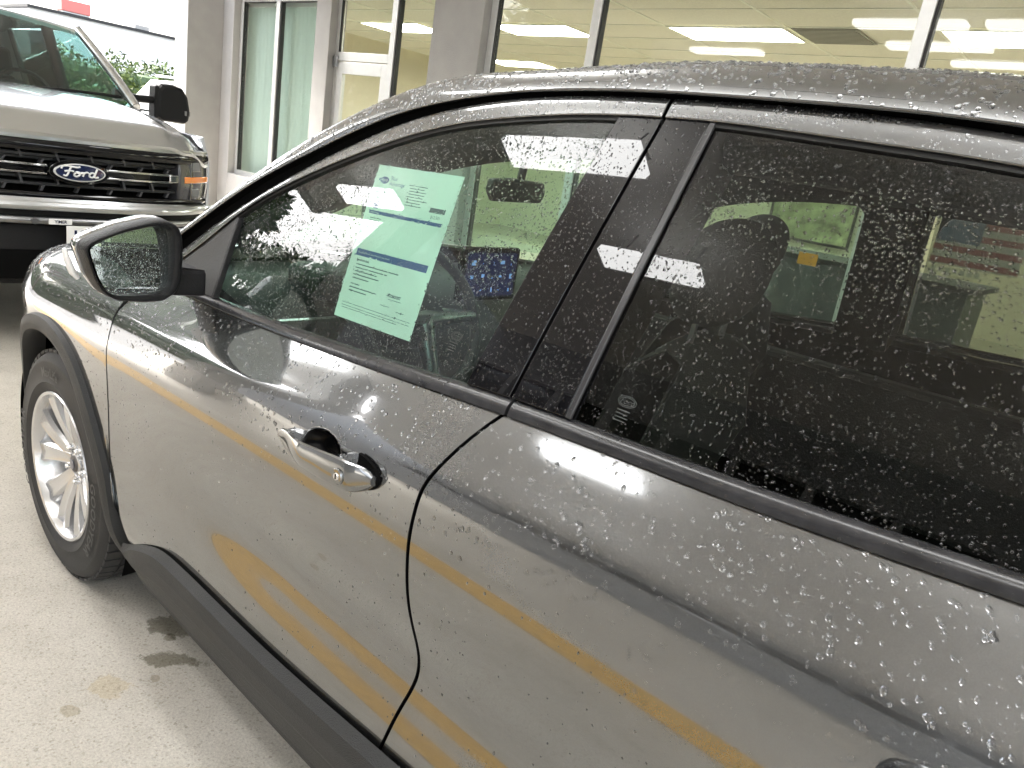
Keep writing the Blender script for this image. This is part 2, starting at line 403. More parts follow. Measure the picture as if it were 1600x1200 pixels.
MB().box(-.2, .2, -.2, .2, .0, 3.898).build('shaft', STUCCO, colm, bevel=.01); MB().box(-.26, .26, -.26, .26, 0, .35).build('plinth', STUCCOW, colm, bevel=.01)

# ---- dealership building
bd = empty('showroom_building', (0, 3.4, 0)); tag(bd, 'grey stucco showroom building with aluminium framed windows and a glass door', 'building')
YW0, YW1 = 0.0, .2      # local wall thickness
def wall(x0, x1, z0, z1, m=STUCCO, y0=YW0, y1=YW1, name='wall'): return MB().box(x0, x1, y0, y1, z0, z1).build(name, m, bd, bevel=.006)
wall(-7.37, -7.12, 0, 3.9, STUCCOW); wall(-7.12, -5.37, 0, .70, STUCCOW); wall(-7.12, -5.37, 2.80, 3.9)
wall(-5.37, -5.10, 0, 3.9); wall(-5.10, -3.48, 2.80, 3.9); wall(-3.48, -2.83, 0, 3.9)
wall(-2.83, 5.6, 0, .42); wall(-2.83, 5.6, 2.93, 3.9); wall(5.6, 9, 0, 3.9)
pl = MB().box(-7.66, -7.37, -.45, .2, 0, 3.9).build('wing_wall', STUCCO, bd, bevel=.008)
def frame_rect(name, x0, x1, z0, z1, w, d=.06, y=.09, m=ALUM, parent=bd):
    b = MB(); b.box(x0, x0 + w, y, y + d, z0, z1); b.box(x1 - w, x1, y, y + d, z0, z1); b.box(x0 + w, x1 - w, y, y + d, z1 - w, z1); b.box(x0 + w, x1 - w, y, y + d, z0, z0 + w)
    return b.build(name, m, parent, bevel=.003)
def window(x0, x1, z0, z1, mull, w=.055):
    f = frame_rect('window_frame', x0, x1, z0, z1, w)
    xs = [x0 + w] + list(mull) + [x1 - w]
    for x in mull:
        MB().box(x - .05, x + .03, .085, .16, z0 + w, z1 - w).build('mullion', ALUM, f, bevel=.003)
        MB().box(x + .031, x + .05, .10, .15, z0 + w, z1 - w).build('gasket', GASKET, f)
    for a, c in zip(xs[:-1], xs[1:]):
        aa = a + (.052 if a != xs[0] else .012); cc = c - (.052 if c != xs[-1] else .002)
        MB().box(aa, cc, .118, .126, z0 + w, z1 - w).build('pane', GLB, f)
    MB().box(x0 + w, x0 + w + .012, .10, .15, z0 + w, z1 - w).build('gasket', GASKET, f)
    MB().box(x0 + w + .012, x1 - w, .112, .1175, z1 - w - .014, z1 - w).build('gasket', GASKET, f)
    return f
window(-7.12, -5.37, .70, 2.80, [-6.27])
window(-2.83, 5.6, .42, 2.93, [-1.66, .76, 3.15], .07)
# door with transom and sidelight
df = frame_rect('door_frame', -5.10, -3.48, .0, 2.80, .05)
MB().box(-4.19, -4.11, .085, .155, 0, 2.748).build('jamb', ALUM, df, bevel=.003)
MB().box(-5.049, -4.191, .085, .155, 2.15, 2.235).build('transom_bar', ALUM, df, bevel=.003)
MB().box(-5.047, -4.192, .118, .126, 2.236, 2.748).build('pane', GLB, df)
MB().box(-4.085, -3.532, .118, .126, .052, 2.748).build('pane', GLB, df)
MB().box(-4.11, -4.086, .10, .15, .052, 2.748).build('gasket', GASKET, df)
MB().box(-5.049, -5.03, .096, .117, 2.236, 2.748).build('gasket', GASKET, df)
dl = MB(); dl.box(-5.045, -4.95, .09, .14, .02, 2.14); dl.box(-4.29, -4.195, .09, .14, .02, 2.14); dl.box(-4.95, -4.29, .09, .14, 2.02, 2.14); dl.box(-4.95, -4.29, .09, .14, .02, .25)
dl = dl.build('door_leaf', ALUM, bd, bevel=.004)
MB().box(-4.949, -4.291, .112, .12, .251, 2.019).build('pane', GLB, dl)
MB().box(-5.09, -5.02, .055, .089, 2.08, 2.19).build('pivot_hinge', SATIN, dl, bevel=.006)
MB().tube([(-4.26, .06, .85), (-4.26, .03, .9), (-4.26, .03, 1.2), (-4.26, .06, 1.25)], .012).build('pull_handle', SATIN, dl)
# interior shell
sf = MB().box(-9, 9, .2, 7.4, -.02, .02).build('showroom_floor', SHOPFL, bd)
MB().box(-9, 9, 7.4, 7.5, .02, 3.0).build('back_wall', CREAM, bd)
MB().box(-9.1, -9, .2, 7.5, .02, 3.0).build('side_wall', CREAM, bd); MB().box(9, 9.1, .2, 7.5, .02, 3.0).build('side_wall', CREAM, bd)
MB().box(-9.1, 9.1, .2, 7.5, 3.05, 3.15).build('roof_deck', CREAM, bd)
b = MB()
tx0, ty0 = -8.2, .27
GX, GY = 1.229, .610
lamps = set(); vents = set()
for i in range(14):
    for j in range(11):
        if i % 2 == 1 and j in (2, 6, 10): lamps.add((i, j))
tile0 = None
tx0 = -2.10 - 5 * GX; ty0 = 1.74 - 2 * GY
for i in range(12):
    for j in range(10):
        x, y = tx0 + i * GX, ty0 + j * GY
        if (i, j) in lamps: continue
        mm = TILE
        if tile0 is None:
            tile0 = MB().box(.014, GX - .014, .014, GY - .014, 2.895, 2.912).build('ceiling_tile', TILE, bd); tile0.location = (x, y, 0)
        else:
            t = share(tile0, bd, (x, y, 0))
b = MB()
for i in range(13): b.box(tx0 + i * GX - .012, tx0 + i * GX + .012, .2, 7.4, 2.889, 2.896)
for j in range(11): b.box(tx0, tx0 + 12 * GX, ty0 + j * GY - .012, ty0 + j * GY + .012, 2.8885, 2.8955)
tr = b.build('ceiling_grid', TRACK, bd)
for (x, y) in ((-.84, 1.74), (4.08, 1.74)):
    v = MB(); v.box(0, .57, .02, .59, 2.880, 2.887)
    for k in range(11): v.box(.02, .55, .04 + k * .05, .065 + k * .05, 2.872, 2.8795)
    v = v.build('air_vent', VENTM, bd); v.location = (x + .02, y, 0)
IL = 'troffers in the showroom ceiling'
names = {}
for (i, j) in sorted(lamps):
    if j > 9 or i > 11: continue
    x, y = tx0 + i * GX, ty0 + j * GY
    t = empty('ceiling_light', (x, 3.4 + y, 2.9)); 
    tag(t, 'lit showroom troffer, ' + ('window row' if j == 2 else 'back row') + ', ' +
        ('far left by the blinds' if i == 1 else 'second from the left above the glass door' if i == 3 else 'middle of the row left of the air vent' if i == 5 else 'right of the air vent' if i == 7 else 'near the right end' if i == 9 else 'last on the right'), 'ceiling light', IL)
    f = MB(); f.box(.01, GX - .01, .01, .035, -.02, .012); f.box(.01, GX - .01, GY - .035, GY - .01, -.02, .012); f.box(.01, .035, .035, GY - .035, -.02, .012); f.box(GX - .035, GX - .01, .035, GY - .035, -.02, .012)
    f.build('lamp_frame', TRACK, t); MB().box(.036, GX - .036, .036, GY - .036, -.012, .0).build('diffuser', LAMPIN, t)
# blinds behind the left window
bl = empty('vertical_blinds', (-7.5, 3.66, 0)); tag(bl, 'pale teal vertical blinds closed behind the left window', 'blinds')
MB().box(0, 2.15, -.02, .05, 2.72, 2.79).build('headrail', WHITEP, bl)
sl0 = None
for k in range(27):
    if sl0 is None:
        P = [[(-.04 + .016 * i, .006 * math.sin(i / 5 * math.pi), z) for i in range(6)] for z in (.72, 1.4, 2.72)]
        sl0 = MB().shell(P, .001).build('slat', BLIND, bl, smooth=60); 
    s = sl0 if k == 0 else share(sl0, bl)
    s.location = (.05 + k * .078, .02, 0); s.rotation_euler = (0, 0, R_(38 + rng.uniform(-4, 4)))
# things inside the showroom
def cabinet(x, y, w, d, h, label, m=OFFICE, cat='cabinet', name='display_cabinet'):
    t = empty(name, (x, y, .02)); tag(t, label, cat)
    MB().box(-w / 2, w / 2, -d / 2, d / 2, .06, h).build('carcass', m, t, bevel=.006); MB().box(-w / 2 + .02, w / 2 - .02, -d / 2 + .03, d / 2, 0, .06).build('plinth', GASKET, t)
    MB().box(-w / 2 + .03, -.01, -d / 2 - .014, -d / 2 - .001, .1, h - .04).build('door', DARKGL, t, bevel=.003); MB().box(.01, w / 2 - .03, -d / 2 - .014, -d / 2 - .001, .1, h - .04).build('door', DARKGL, t, bevel=.003)
    return t
cabinet(-5.15, 4.9, 1.5, .5, 1.72, 'tall dark cabinet standing inside behind the glass door')
dk = empty('reception_desk', (.0, 4.6, .02)); tag(dk, 'dark reception desk behind the showroom window', 'desk')
MB().box(-1.1, 1.3, -.35, .35, .0, 1.02).build('desk_body', OFFICE, dk, bevel=.01); MB().box(-1.16, 1.36, -.41, .41, 1.021, 1.06).build('desk_top', GASKET, dk, bevel=.006)
pf = empty('framed_picture', (-2.36, 10.72, .90)); tag(pf, 'large framed leafy picture hanging on the cream back wall', 'picture')
# notice and flag fixed on the glass
nt = MB().box(-.065, .065, -.002, 0, -.04, .04).build('notice_card', ORANGE); nt.location = (.435, 3.517, 1.10); tag(nt, 'small orange notice card stuck on the showroom window', 'notice')
fl = empty('flag_decal', (1.16, 3.514, 1.20)); tag(fl, 'flag poster of red and white stripes with a blue corner on the showroom window', 'poster')
MB().box(0, .47, 0, .003, .03, .31).build('sheet', FLAGW, fl)
for k in range(4): MB().box(.0 if k > 1 else .24, .47, -.003, -.001, .04 + (3 - k) * .075, .075 + (3 - k) * .075).build('stripe', FLAGR, fl)
MB().box(0, .238, -.0035, -.001, .17, .31).build('canton', FLAGB, fl)
for k in range(7): MB().box(.02 + k * .04, .048 + k * .04, -.003, 0, -.015, .018).build('letter_block', FLAGW, fl)
ff = MB(); ff.box(-.55, .75, -.03, 0, -.02, .02); ff.box(-.55, .75, -.03, 0, .68, .72); ff.box(-.59, -.55, -.03, 0, -.02, .72); ff.box(.75, .79, -.03, 0, -.02, .72); ff.build('frame', GASKET, pf)
MB().box(-.549, .749, -.015, -.004, .021, .679).build('print', LEAFP, pf)

# ---- far things outside
def leafcloud(centres, n, size, name, m, parent=None, squash=1.):
    V = np.zeros((n * 4, 3)); cs = np.array([c[:3] for c in centres]); rs = np.array([c[3] for c in centres]); w = rs**2 / (rs**2).sum()
    idx = nrng.choice(len(cs), n, p=w); d = nrng.normal(size=(n, 3)); d /= np.linalg.norm(d, axis=1)[:, None]
    rad = rs[idx] * (.55 + .5 * nrng.random(n)); p = cs[idx] + d * rad[:, None] * np.array([1, 1, squash])
    a = nrng.normal(size=(n, 3)); a /= np.linalg.norm(a, axis=1)[:, None]; b2 = np.cross(a, d + .3 * nrng.normal(size=(n, 3))); b2 /= np.linalg.norm(b2, axis=1)[:, None] + 1e-9
    s = size * (.6 + .8 * nrng.random(n))[:, None]
    V[0::4] = p - a * s; V[1::4] = p + b2 * s * .45; V[2::4] = p + a * s; V[3::4] = p - b2 * s * .45
    me = bpy.data.meshes.new(name); F = np.arange(n * 4).reshape(n, 4)
    me.from_pydata(V.tolist(), [], F.tolist()); me.materials.append(m)
    return link(bpy.data.objects.new(name, me), parent)
def tree(x, y, h, r, label, n=3200):
    t = empty('tree', (x, y, 0)); tag(t, label, 'tree', 'trees beyond the open side of the canopy')
    pts = [(rng.uniform(-.1, .1) * k, rng.uniform(-.1, .1) * k, h * .6 * k / 4) for k in range(5)]
    tb = MB().tube(pts, [.22, .18, .15, .11, .06], 8)
    cs = []
    for k in range(11):
        a = k * 2.4; rr = r * .62 * math.sqrt((k + .5) / 11); z = h * (.45 + .45 * rng.random()); c = (rr * math.cos(a), rr * math.sin(a), z, r * rng.uniform(.34, .5)); cs.append(c)
        tb.tube([pts[2 + k % 2], (c[0] * .5, c[1] * .5, (pts[2][2] + z) / 2 + .2), c[:3]], [.09, .06, .02], 5)
    tb.build('trunk', BARK, t, smooth=60); leafcloud(cs, n, .30, 'crown', LEAF, t)
for k, (x, y, h, r) in enumerate(((-16, -4.4, 7.4, 2.2), (-21, -12, 7.5, 3.2), (-28, -10, 7, 3.4), (-12, -15, 7, 3.0), (-20, -19, 8.5, 3.6), (-34, -16, 9, 4), (17, -6, 7, 3), (19, 0, 7.5, 3.2), (22, -12, 8, 3.4))):
    tree(x, y, h, r, ('broad green tree beyond the parked cars on the open side', 'leafy tree standing behind the first row outside the canopy', 'dark leafy tree behind the rear end of the drive')[0 if k < 3 else 1 if k < 6 else 2] + (', nearest', ', middle', ', farthest')[k % 3])
fb = empty('far_building', (-34, 12, 0)); tag(fb, 'long low white building across the street with a thin roof edge', 'building')
MB().box(-6, 0, -2.7, 22, 0, 4.15).build('wall', WHITEW, fb); MB().box(-6.1, .12, -2.8, 22.1, 4.151, 4.26).build('roof_edge', GASKET, fb)
MB().box(.0 - 1.2, -.2, 1.4, 2.0, 4.261, 4.45).build('roof_vent', STUCCO, fb)
fs = empty('roof_sign', (-32.7, 8.9, 4.16)); 
rs = empty('red_roof_unit', (-34.3, 11.0, 4.262)); tag(rs, 'small faded red box standing on the white building roof edge', 'roof unit')
MB().box(-.3, .3, -.55, .55, .06, .5).build('casing', REDS, rs, bevel=.02); MB().box(-.25, .25, -.5, .5, 0, .06).build('base', WHITEP, rs)
bpy.data.objects.remove(fs)
hg = empty('hedge', (-20, 7.6, 0)); tag(hg, 'bright yellow green hedge beside the white parked car outside', 'hedge')
leafcloud([(-.3 + .5 * rng.uniform(-1, 1), -2.6 + .42 * k, 1.0 + .85 * (k % 3) / 2.2, .75) for k in range(16)], 16000, .075, 'foliage', HEDGEL, hg)
MB().box(-.5, .0, -2.7, 4.0, 0, 2.05).build('inner_growth', LEAF, hg, bevel=.2)
for (x, y, L, rz, lb) in ((-20, -4.5, 13, R_(90), 'added unseen hedge ahead of the silver truck, blocks low sky from reflections'), (-15, -9, 15, R_(4), 'long clipped hedge along the open side of the lot')):  # first hedge is added out of view to block low sky in the paint reflections
    h2 = empty('hedge', (x, y, 0), rz); tag(h2, lb, 'hedge')
    leafcloud([(-L / 2 + .5 * k, rng.uniform(-.2, .2), .9 + .9 * (k % 3) / 2, .8) for k in range(int(L / .5))], 9000, .12, 'foliage', LEAF, h2)
    MB().box(-L / 2, L / 2, -.35, .35, 0, 1.9).build('inner_growth', LEAF, h2, bevel=.2)
def simple_car(x, y, rz, label):
    t = empty('parked_car', (x, y, 0), rz); t.scale = (1, 1, 1.2); tag(t, label, 'car')
    prof = [(-2.2, .35), (-2.25, .7), (-2.1, .95), (-1.2, 1.05), (-.55, 1.5), (.9, 1.55), (1.75, 1.1), (2.2, 1.0), (2.28, .6), (2.2, .32)]
    def body(w, pr, c): 
        P = []
        for (px, pz) in pr:
            ww = w if pz < 1.02 else w * .78
            P.append((px, ww, pz))
        return P
    lo = [(-2.2, .3), (-2.27, .65), (-2.12, .93), (-1.1, 1.02), (1.8, 1.02), (2.22, .98), (2.28, .6), (2.2, .3)]
    b = MB().prism([(p[0], -.9, p[1]) for p in lo], (0, 1.8, 0)).build('body', CARW, t, bevel=.06)
    P = [[(-1.15, s * .82, 1.022), (-.55, s * .66, 1.48), (.9, s * .66, 1.53), (1.75, s * .82, 1.022)] for s in (-1, 1)]
    g2 = MB(); g2.add(P[0] + P[1], [(0, 1, 2, 3), (7, 6, 5, 4), (0, 4, 5, 1), (2, 6, 7, 3), (1, 5, 6, 2), (0, 3, 7, 4)]); g2.build('cabin_glass', DARKGL, t, bevel=.03)
    MB().box(-.5, .88, -.6, .6, 1.525, 1.56).build('roof', CARW, t, bevel=.015)
    for sx in (-1.35, 1.4):
        for sy in (-.82, .82):
            MB().lathe_y([(.0, -.1), (.32, -.1), (.33, -.07), (.33, .07), (.32, .1), (0, .1)], 20, (sx, sy, .33)).build('wheel', RUBBER, t, smooth=50)
    for sy in (-.62, .62):
        MB().box(-2.30, -2.2, sy - .16, sy + .16, .68, .8).build('headlight', CLEARL, t, bevel=.02); MB().box(2.24, 2.31, sy - .16, sy + .16, .75, .88).build('tail_light', REDS, t, bevel=.02)
wc = simple_car(-11.6, 5.25, R_(6), 'white car parked outside beyond the truck mirror in front of the hedge')

# ================================================================== GREY SUV (X rearward, Y to the building, front axle at x = 0)
suv = empty('parked_suv', (0, 0, 0)); tag(suv, 'wet dark grey compact suv with black cladding parked in the foreground', 'car')
_S = spline([0.14, 0.22, 0.30, 0.38, 0.44, 0.50, 0.56, 0.62, 0.70, 0.78, 0.84, 0.88, 0.93, 0.975, 1.015, 1.055, 1.09],
            [.770, .850, .905, .932, .937, .936, .935, .935, .938, .943, .9455, .9458, .9412, .9320, .9060, .8780, .8530])
def sstep(a, b, x): t = min(1., max(0., (x - a) / (b - a))); return t * t * (3 - 2 * t)
def scallop(x, z):
    return SC_AMP * sstep(.55, 1.25, x) * math.exp(-((z - .63) / .105) ** 2)
SC_AMP = .028
def half(x, z):
    db = .045 * (x - 1.65)
    zz = z - db * min(1, max(0, (z - .6) / .5))
    if zz <= 1.09: y = float(_S(zz)) - scallop(x, z)
    else: h = zz - 1.09; y = .853 - .39 * h - .11 * h * h
    k = min(1, max(0, (z - .8) / .35)); k = k * k * (3 - 2 * k)
    y -= k * .035 * (x - 1.7) ** 2 + (1 - k) * .006 * (x - 1.6) ** 2
    y += .016 * math.exp(-((x - .30) / .17) ** 2 - ((z - .60) / .14) ** 2)
    if x < -.1: y -= .42 * ((-x - .1) / .77) ** 2.3
    return y
def SP(x, z, out=0.): return (x, -half(x, z) - out, z)
DROPS = []      # (grid, density per m2, r0, r1, height)
def drops(P, dens, r0, r1, hgt=.6): DROPS.append((np.array(P, float), dens, r0, r1, hgt))
def mir(P): P = np.array(P, float).copy(); P[..., 1] *= -1; return P[::-1]

def patch(xl, xr, zb, zt, nu, nv, out=0., su=None, sv=None):
    """grid on the body side between left/right curves x(z) and bottom/top curves z(x)"""
    P = []
    su = np.linspace(0, 1, nu + 1) if su is None else su; sv = np.linspace(0, 1, nv + 1) if sv is None else sv
    for s in su:
        row = []
        for t in sv:
            z = .8; x = .5
            for _ in range(8):
                a, b = xl(z), xr(z); x = a + (b - a) * s; z = zb(x) + (zt(x) - zb(x)) * t
            row.append(SP(x, z, out))
        P.append(row)
    return P
XL = curve([(1.06, .43), (1.0, .425), (.92, .419), (.85, .424), (.78, .430), (.65, .435), (.52, .45), (.42, .487), (.33, .53), (.25, .56)])
XR = curve([(1.12, 1.665), (1.083, 1.633), (1.016, 1.591), (.951, 1.570), (.879, 1.566), (.793, 1.571), (.716, 1.580), (.666, 1.586), (.626, 1.585), (.558, 1.569), (.475, 1.551), (.40, 1.53), (.2, 1.48)])
BELT = curve([(.30, 1.012), (.64, 1.025), (.873, 1.036), (1.1, 1.049), (1.42, 1.070), (1.638, 1.085), (1.88, 1.097), (2.07, 1.106), (2.28, 1.120), (2.8, 1.145)])
BELTH = lambda x: BELT(x) + .017 + .006 * sstep(1.0, 1.7, x)
ZBOT = curve([(.40, .325), (.53, .335), (.60, .37), (.65, .394), (.74, .428), (.82, .437), (1.15, .439), (1.37, .448), (1.56, .460), (2.0, .475), (2.8, .50)])
GAP = .0032
# ---- front door
fd = empty('front_door', (1.0, 0, 0)); fd.parent = suv; fd.location = (0, 0, 0)
HX, HZ = 1.325, .926
def cup(P, cx, cz):
    P = np.array(P, float)
    ex = (P[..., 0] - cx) / .052; ez = (P[..., 2] - cz) / .033
    d = np.sqrt(ex**2 + ez**2); k = np.clip((1.08 - d) / .62, 0, 1); k = k * k * (3 - 2 * k)
    P[..., 1] += .026 * k
    return P
SU = np.r_[np.linspace(0, .69, 75), np.linspace(.69, .90, 110)[1:], np.linspace(.90, 1, 16)[1:]]
SV = np.r_[np.linspace(0, .72, 62), np.linspace(.72, .93, 64)[1:], np.linspace(.93, 1, 14)[1:]]
P = patch(lambda z: XL(z) + GAP, lambda z: XR(z) - GAP, ZBOT, BELT, 0, 0, su=SU, sv=SV)
drops(P, None, .0010, .0032)
P = cup(P, HX, HZ)
DOORP = P
MB().shell(P, .010).build('door_panel', PAINT, fd, smooth=45, bevel=.0012)
MB().shell(mir(patch(lambda z: XL(z) + GAP, lambda z: XR(z) - GAP, ZBOT, BELT, 40, 24)), .010).build('door_panel', PAINT, empty('front_door') if False else fd, smooth=45)
# ---- rear door
rd = empty('rear_door'); rd.parent = suv
XRR = lambda z: 2.62 - .30 * sstep(.85, .35, z)
P = patch(lambda z: XR(z) + GAP, XRR, ZBOT, BELT, 90, 90)
drops(P, None, .0011, .0042)
MB().shell(P, .010).build('door_panel', PAINT, rd, smooth=45, bevel=.0012)
MB().shell(mir(patch(lambda z: XR(z) + GAP, XRR, ZBOT, BELT, 30, 20)), .010).build('door_panel', PAINT, rd, smooth=45)
# dark shell behind the shut lines and inside doors
P = patch(lambda z: .30, lambda z: 2.9, lambda x: .30, lambda x: BELT(x) - .004, 40, 20, -.022)
MB().shell(P, .02).build('door_aperture', DARK, suv, smooth=45); MB().shell(mir(P), .02).build('door_aperture', DARK, suv, smooth=45)
# ---- waist mouldings
for par, x0, x1 in ((fd, .47, 1.640), (rd, 1.646, 2.66)):
    P = []
    for i in range(41):
        x = x0 + (x1 - x0) * i / 40; zl, zh = BELT(x) + .0012, BELTH(x)
        q = []
        for k, (t, o) in enumerate(((0, -.004), (0, .006), (.25, .0085), (.6, .008), (.9, .004), (1, -.006))):
            z = zl + (zh - zl) * t; q.append(SP(x, z, o))
        P.append(q)
    o = MB().shell(P, .006).build('waist_moulding', SEALW, par, smooth=50); drops(np.array(P)[:, 1:5], 2600, .0008, .002)
    MB().shell(mir(P), .006).build('waist_moulding', SEALW, par, smooth=50)
# ---- window frames (body colour band over the glass)
FOUT = curve([(.36, 1.02), (.425, 1.058), (.496, 1.110), (.675, 1.235), (.842, 1.333), (.995, 1.410), (1.134, 1.469), (1.265, 1.507), (1.389, 1.530), (1.52, 1.544), (1.69, 1.551), (1.888, 1.553), (2.017, 1.549), (2.127, 1.541), (2.4, 1.512), (2.65, 1.47)])
FIN = curve([(.36, .99), (.45, 1.042), (.50, 1.078), (.58, 1.140), (.677, 1.216), (.851, 1.318), (1.008, 1.388), (1.15, 1.442), (1.282, 1.479), (1.408, 1.500), (1.536, 1.515), (1.69, 1.523), (1.763, 1.524), (1.903, 1.520), (2.03, 1.515), (2.135, 1.509), (2.4, 1.474), (2.65, 1.42)])
GTOP = lambda x: FIN(x) + .004
def band(x0, x1, lo, hi, n, m, out):
    return [[SP(x, lo(x) + (hi(x) - lo(x)) * j / m, out if not callable(out) else out(j / m)) for j in range(m + 1)] for x in np.linspace(x0, x1, n)]
def slant(P, top_dx):   # lean an end cut along the pillar
    return P
MB_ = {}
for par, x0, x1 in ((fd, .448, 1.681), (rd, 1.687, 2.62)):
    P = band(x0, x1, lambda x: FIN(x) + .003, lambda x: FOUT(x) + .003, 60, 6, lambda t: .0075 - .003 * t + .001 * math.sin(math.pi * t))
    P = np.array(P)
    if par is rd: drops(P, 16000, .0008, .0024, .6)
    else: drops(P, 24000, .0007, .0020, .6)
    MB().shell(P, .012).build('window_frame', PAINT, par, smooth=40, bevel=.0015); MB().shell(mir(P), .012).build('window_frame', PAINT, par, smooth=40)
    P = band(x0, x1, lambda x: FIN(x) - .005, lambda x: FIN(x) + .0025, 60, 2, .0008)
    MB().shell(P, .01).build('glass_run', SEAL, par, smooth=40); MB().shell(mir(P), .01).build('glass_run', SEAL, par, smooth=40)
# ---- glass
def PILX(z, x0, x1): # pillar lines lean a little between belt and roof
    t = (z - 1.10) / .425; return x0 + (x1 - x0) * t
def gl_patch(xl, xr, lo, hi, nu, nv, out):
    P = []
    for i in range(nu + 1):
        row = []
        for j in range(nv + 1):
            s, t = i / nu, j / nv; z = 1.3; x = 1.5
            for _ in range(10):
                x = xl(z) + (xr(z) - xl(z)) * s; z = lo(x) + (hi(x) - lo(x)) * t
            row.append(SP(x, z, out))
        P.append(row)
    return P
BPL = lambda z: PILX(z, 1.545, 1.607)
BPM = lambda z: PILX(z, 1.634, 1.684)
BPR = lambda z: PILX(z, 1.734, 1.757)
lo_g = lambda x: BELTH(x) - .004
P = [[SP(x, lo_g(x) + (FIN(x) - .002 - lo_g(x)) * j / 30, -.004) for j in range(31)] for x in np.concatenate([[.535], np.linspace(.56, 1.545, 40)])]
# front glass: x runs to the slanted pillar
def front_glass():
    P = []
    for i in range(61):
        row = []
        for j in range(31):
            s, t = i / 60, j / 30; z = 1.2
            for _ in range(12):
                x = .535 + (BPL(z) + .004 - .535) * s; z = lo_g(x) + max(.002, (FIN(x) - .002 - lo_g(x))) * t
            row.append(SP(x, z, -.004))
        P.append(row)
    return P
FG = front_glass()
MB().shell(FG, .004).build('window_glass', GLF, fd, smooth=40)
drops(FG, 36000, .0006, .0020, .62)
MB().shell(mir(FG), .004).build('window_glass', GLF, fd, smooth=40)
RG = gl_patch(lambda z: BPR(z) + .012, lambda z: 2.62 - .5 * (z - 1.1), lo_g, lambda x: FIN(x) - .002, 50, 30, -.004)
MB().shell(RG, .004).build('window_glass', GLR, rd, smooth=40); drops(RG, 26000, .0006, .0020, .62)
MB().shell(mir(RG), .004).build('window_glass', GLR, rd, smooth=40)
# pillar appliques
P = gl_patch(BPL, lambda z: BPM(z) - .003, lambda x: BELTH(x) + .0015, lambda x: FIN(x) + .0015, 8, 30, .0025)
MB().shell(P, .006).build('pillar_trim', GLOSSBLK, fd, smooth=40, bevel=.001); drops(P, 26000, .0005, .0017, .62); MB().shell(mir(P), .006).build('pillar_trim', GLOSSBLK, fd, smooth=40)
P = gl_patch(lambda z: BPM(z) + .003, BPR, lambda x: BELTH(x) + .0015, lambda x: FIN(x) + .0015, 8, 30, .0025)
MB().shell(P, .006).build('pillar_trim', GLOSSBLK, rd, smooth=40, bevel=.001); drops(P, 26000, .0005, .0017, .62); MB().shell(mir(P), .006).build('pillar_trim', GLOSSBLK, rd, smooth=40)
P = gl_patch(lambda z: BPR(z) + .0005, lambda z: BPR(z) + .010, lambda x: BELTH(x) + .0015, lambda x: FIN(x) + .0015, 3, 30, .004)
MB().shell(P, .006).build('glass_edge_strip', mat('wet_rubber_strip', (.035, .035, .037), .25), rd, smooth=40, bevel=.0015); drops(P, 1500, .0008, .002)
P = gl_patch(lambda z: BPM(z) - .075, lambda z: BPM(z) + .085, lambda x: BELTH(x) - .02, lambda x: FIN(x) + .03, 3, 20, -.012)
MB().shell(P, .09).build('centre_pillar', DARK, suv, smooth=40); MB().shell(mir(P), .09).build('centre_pillar', DARK, suv, smooth=40)
def header():
    P = []
    for x in np.linspace(.62, 2.6, 40):
        zt = float(FOUT(x)); q = []
        for dz, dy in ((.0, .03), (-.045, .03), (-.075, .045), (-.085, .07), (-.06, .11), (.0, .16)):
            q.append((x, -half(x, min(zt, 1.53)) + dy, zt + dz))
        P.append(q)
    return P
MB().shell(header(), .004).build('header_trim', INTBLK, suv, smooth=50); MB().shell(mir(header()), .004).build('header_trim', INTBLK, suv, smooth=50)
# rounded corners of the window openings as seen from inside
YF = .652
def fillet(xc, zc, sx, r):
    q = [(xc, YF, zc)] + [(xc + sx * r * (1 - math.sin(a)), YF, zc - r * 1.15 * (1 - math.cos(a))) for a in np.linspace(0, math.pi / 2, 8)]
    return q
for (xc, zc, sx, r) in ((1.605, 1.470, -1, .075), (1.785, 1.482, 1, .065)):
    MB().prism(fillet(xc, zc, sx, r), (0, .008, 0)).build('corner_trim', INTBLK, suv)
# ---- mirror sail
sail = [(.470, lo_g(.47) + .002), (.50, 1.068), (.58, 1.132), (.676, 1.212), (.688, 1.205), (.738, lo_g(.73) + .003)]
MB().prism([SP(x, z, .004) for x, z in sail], (0, .012, 0)).build('mirror_sail', CLAD, fd, bevel=.002)
sl2 = [(.680, 1.2155), (.694, 1.213), (.752, lo_g(.75) + .003), (.7395, lo_g(.74) + .003)]
MB().prism([SP(x, z, .007) for x, z in sl2], (0, .014, 0)).build('sail_edge', BLKPL, fd, bevel=.002)
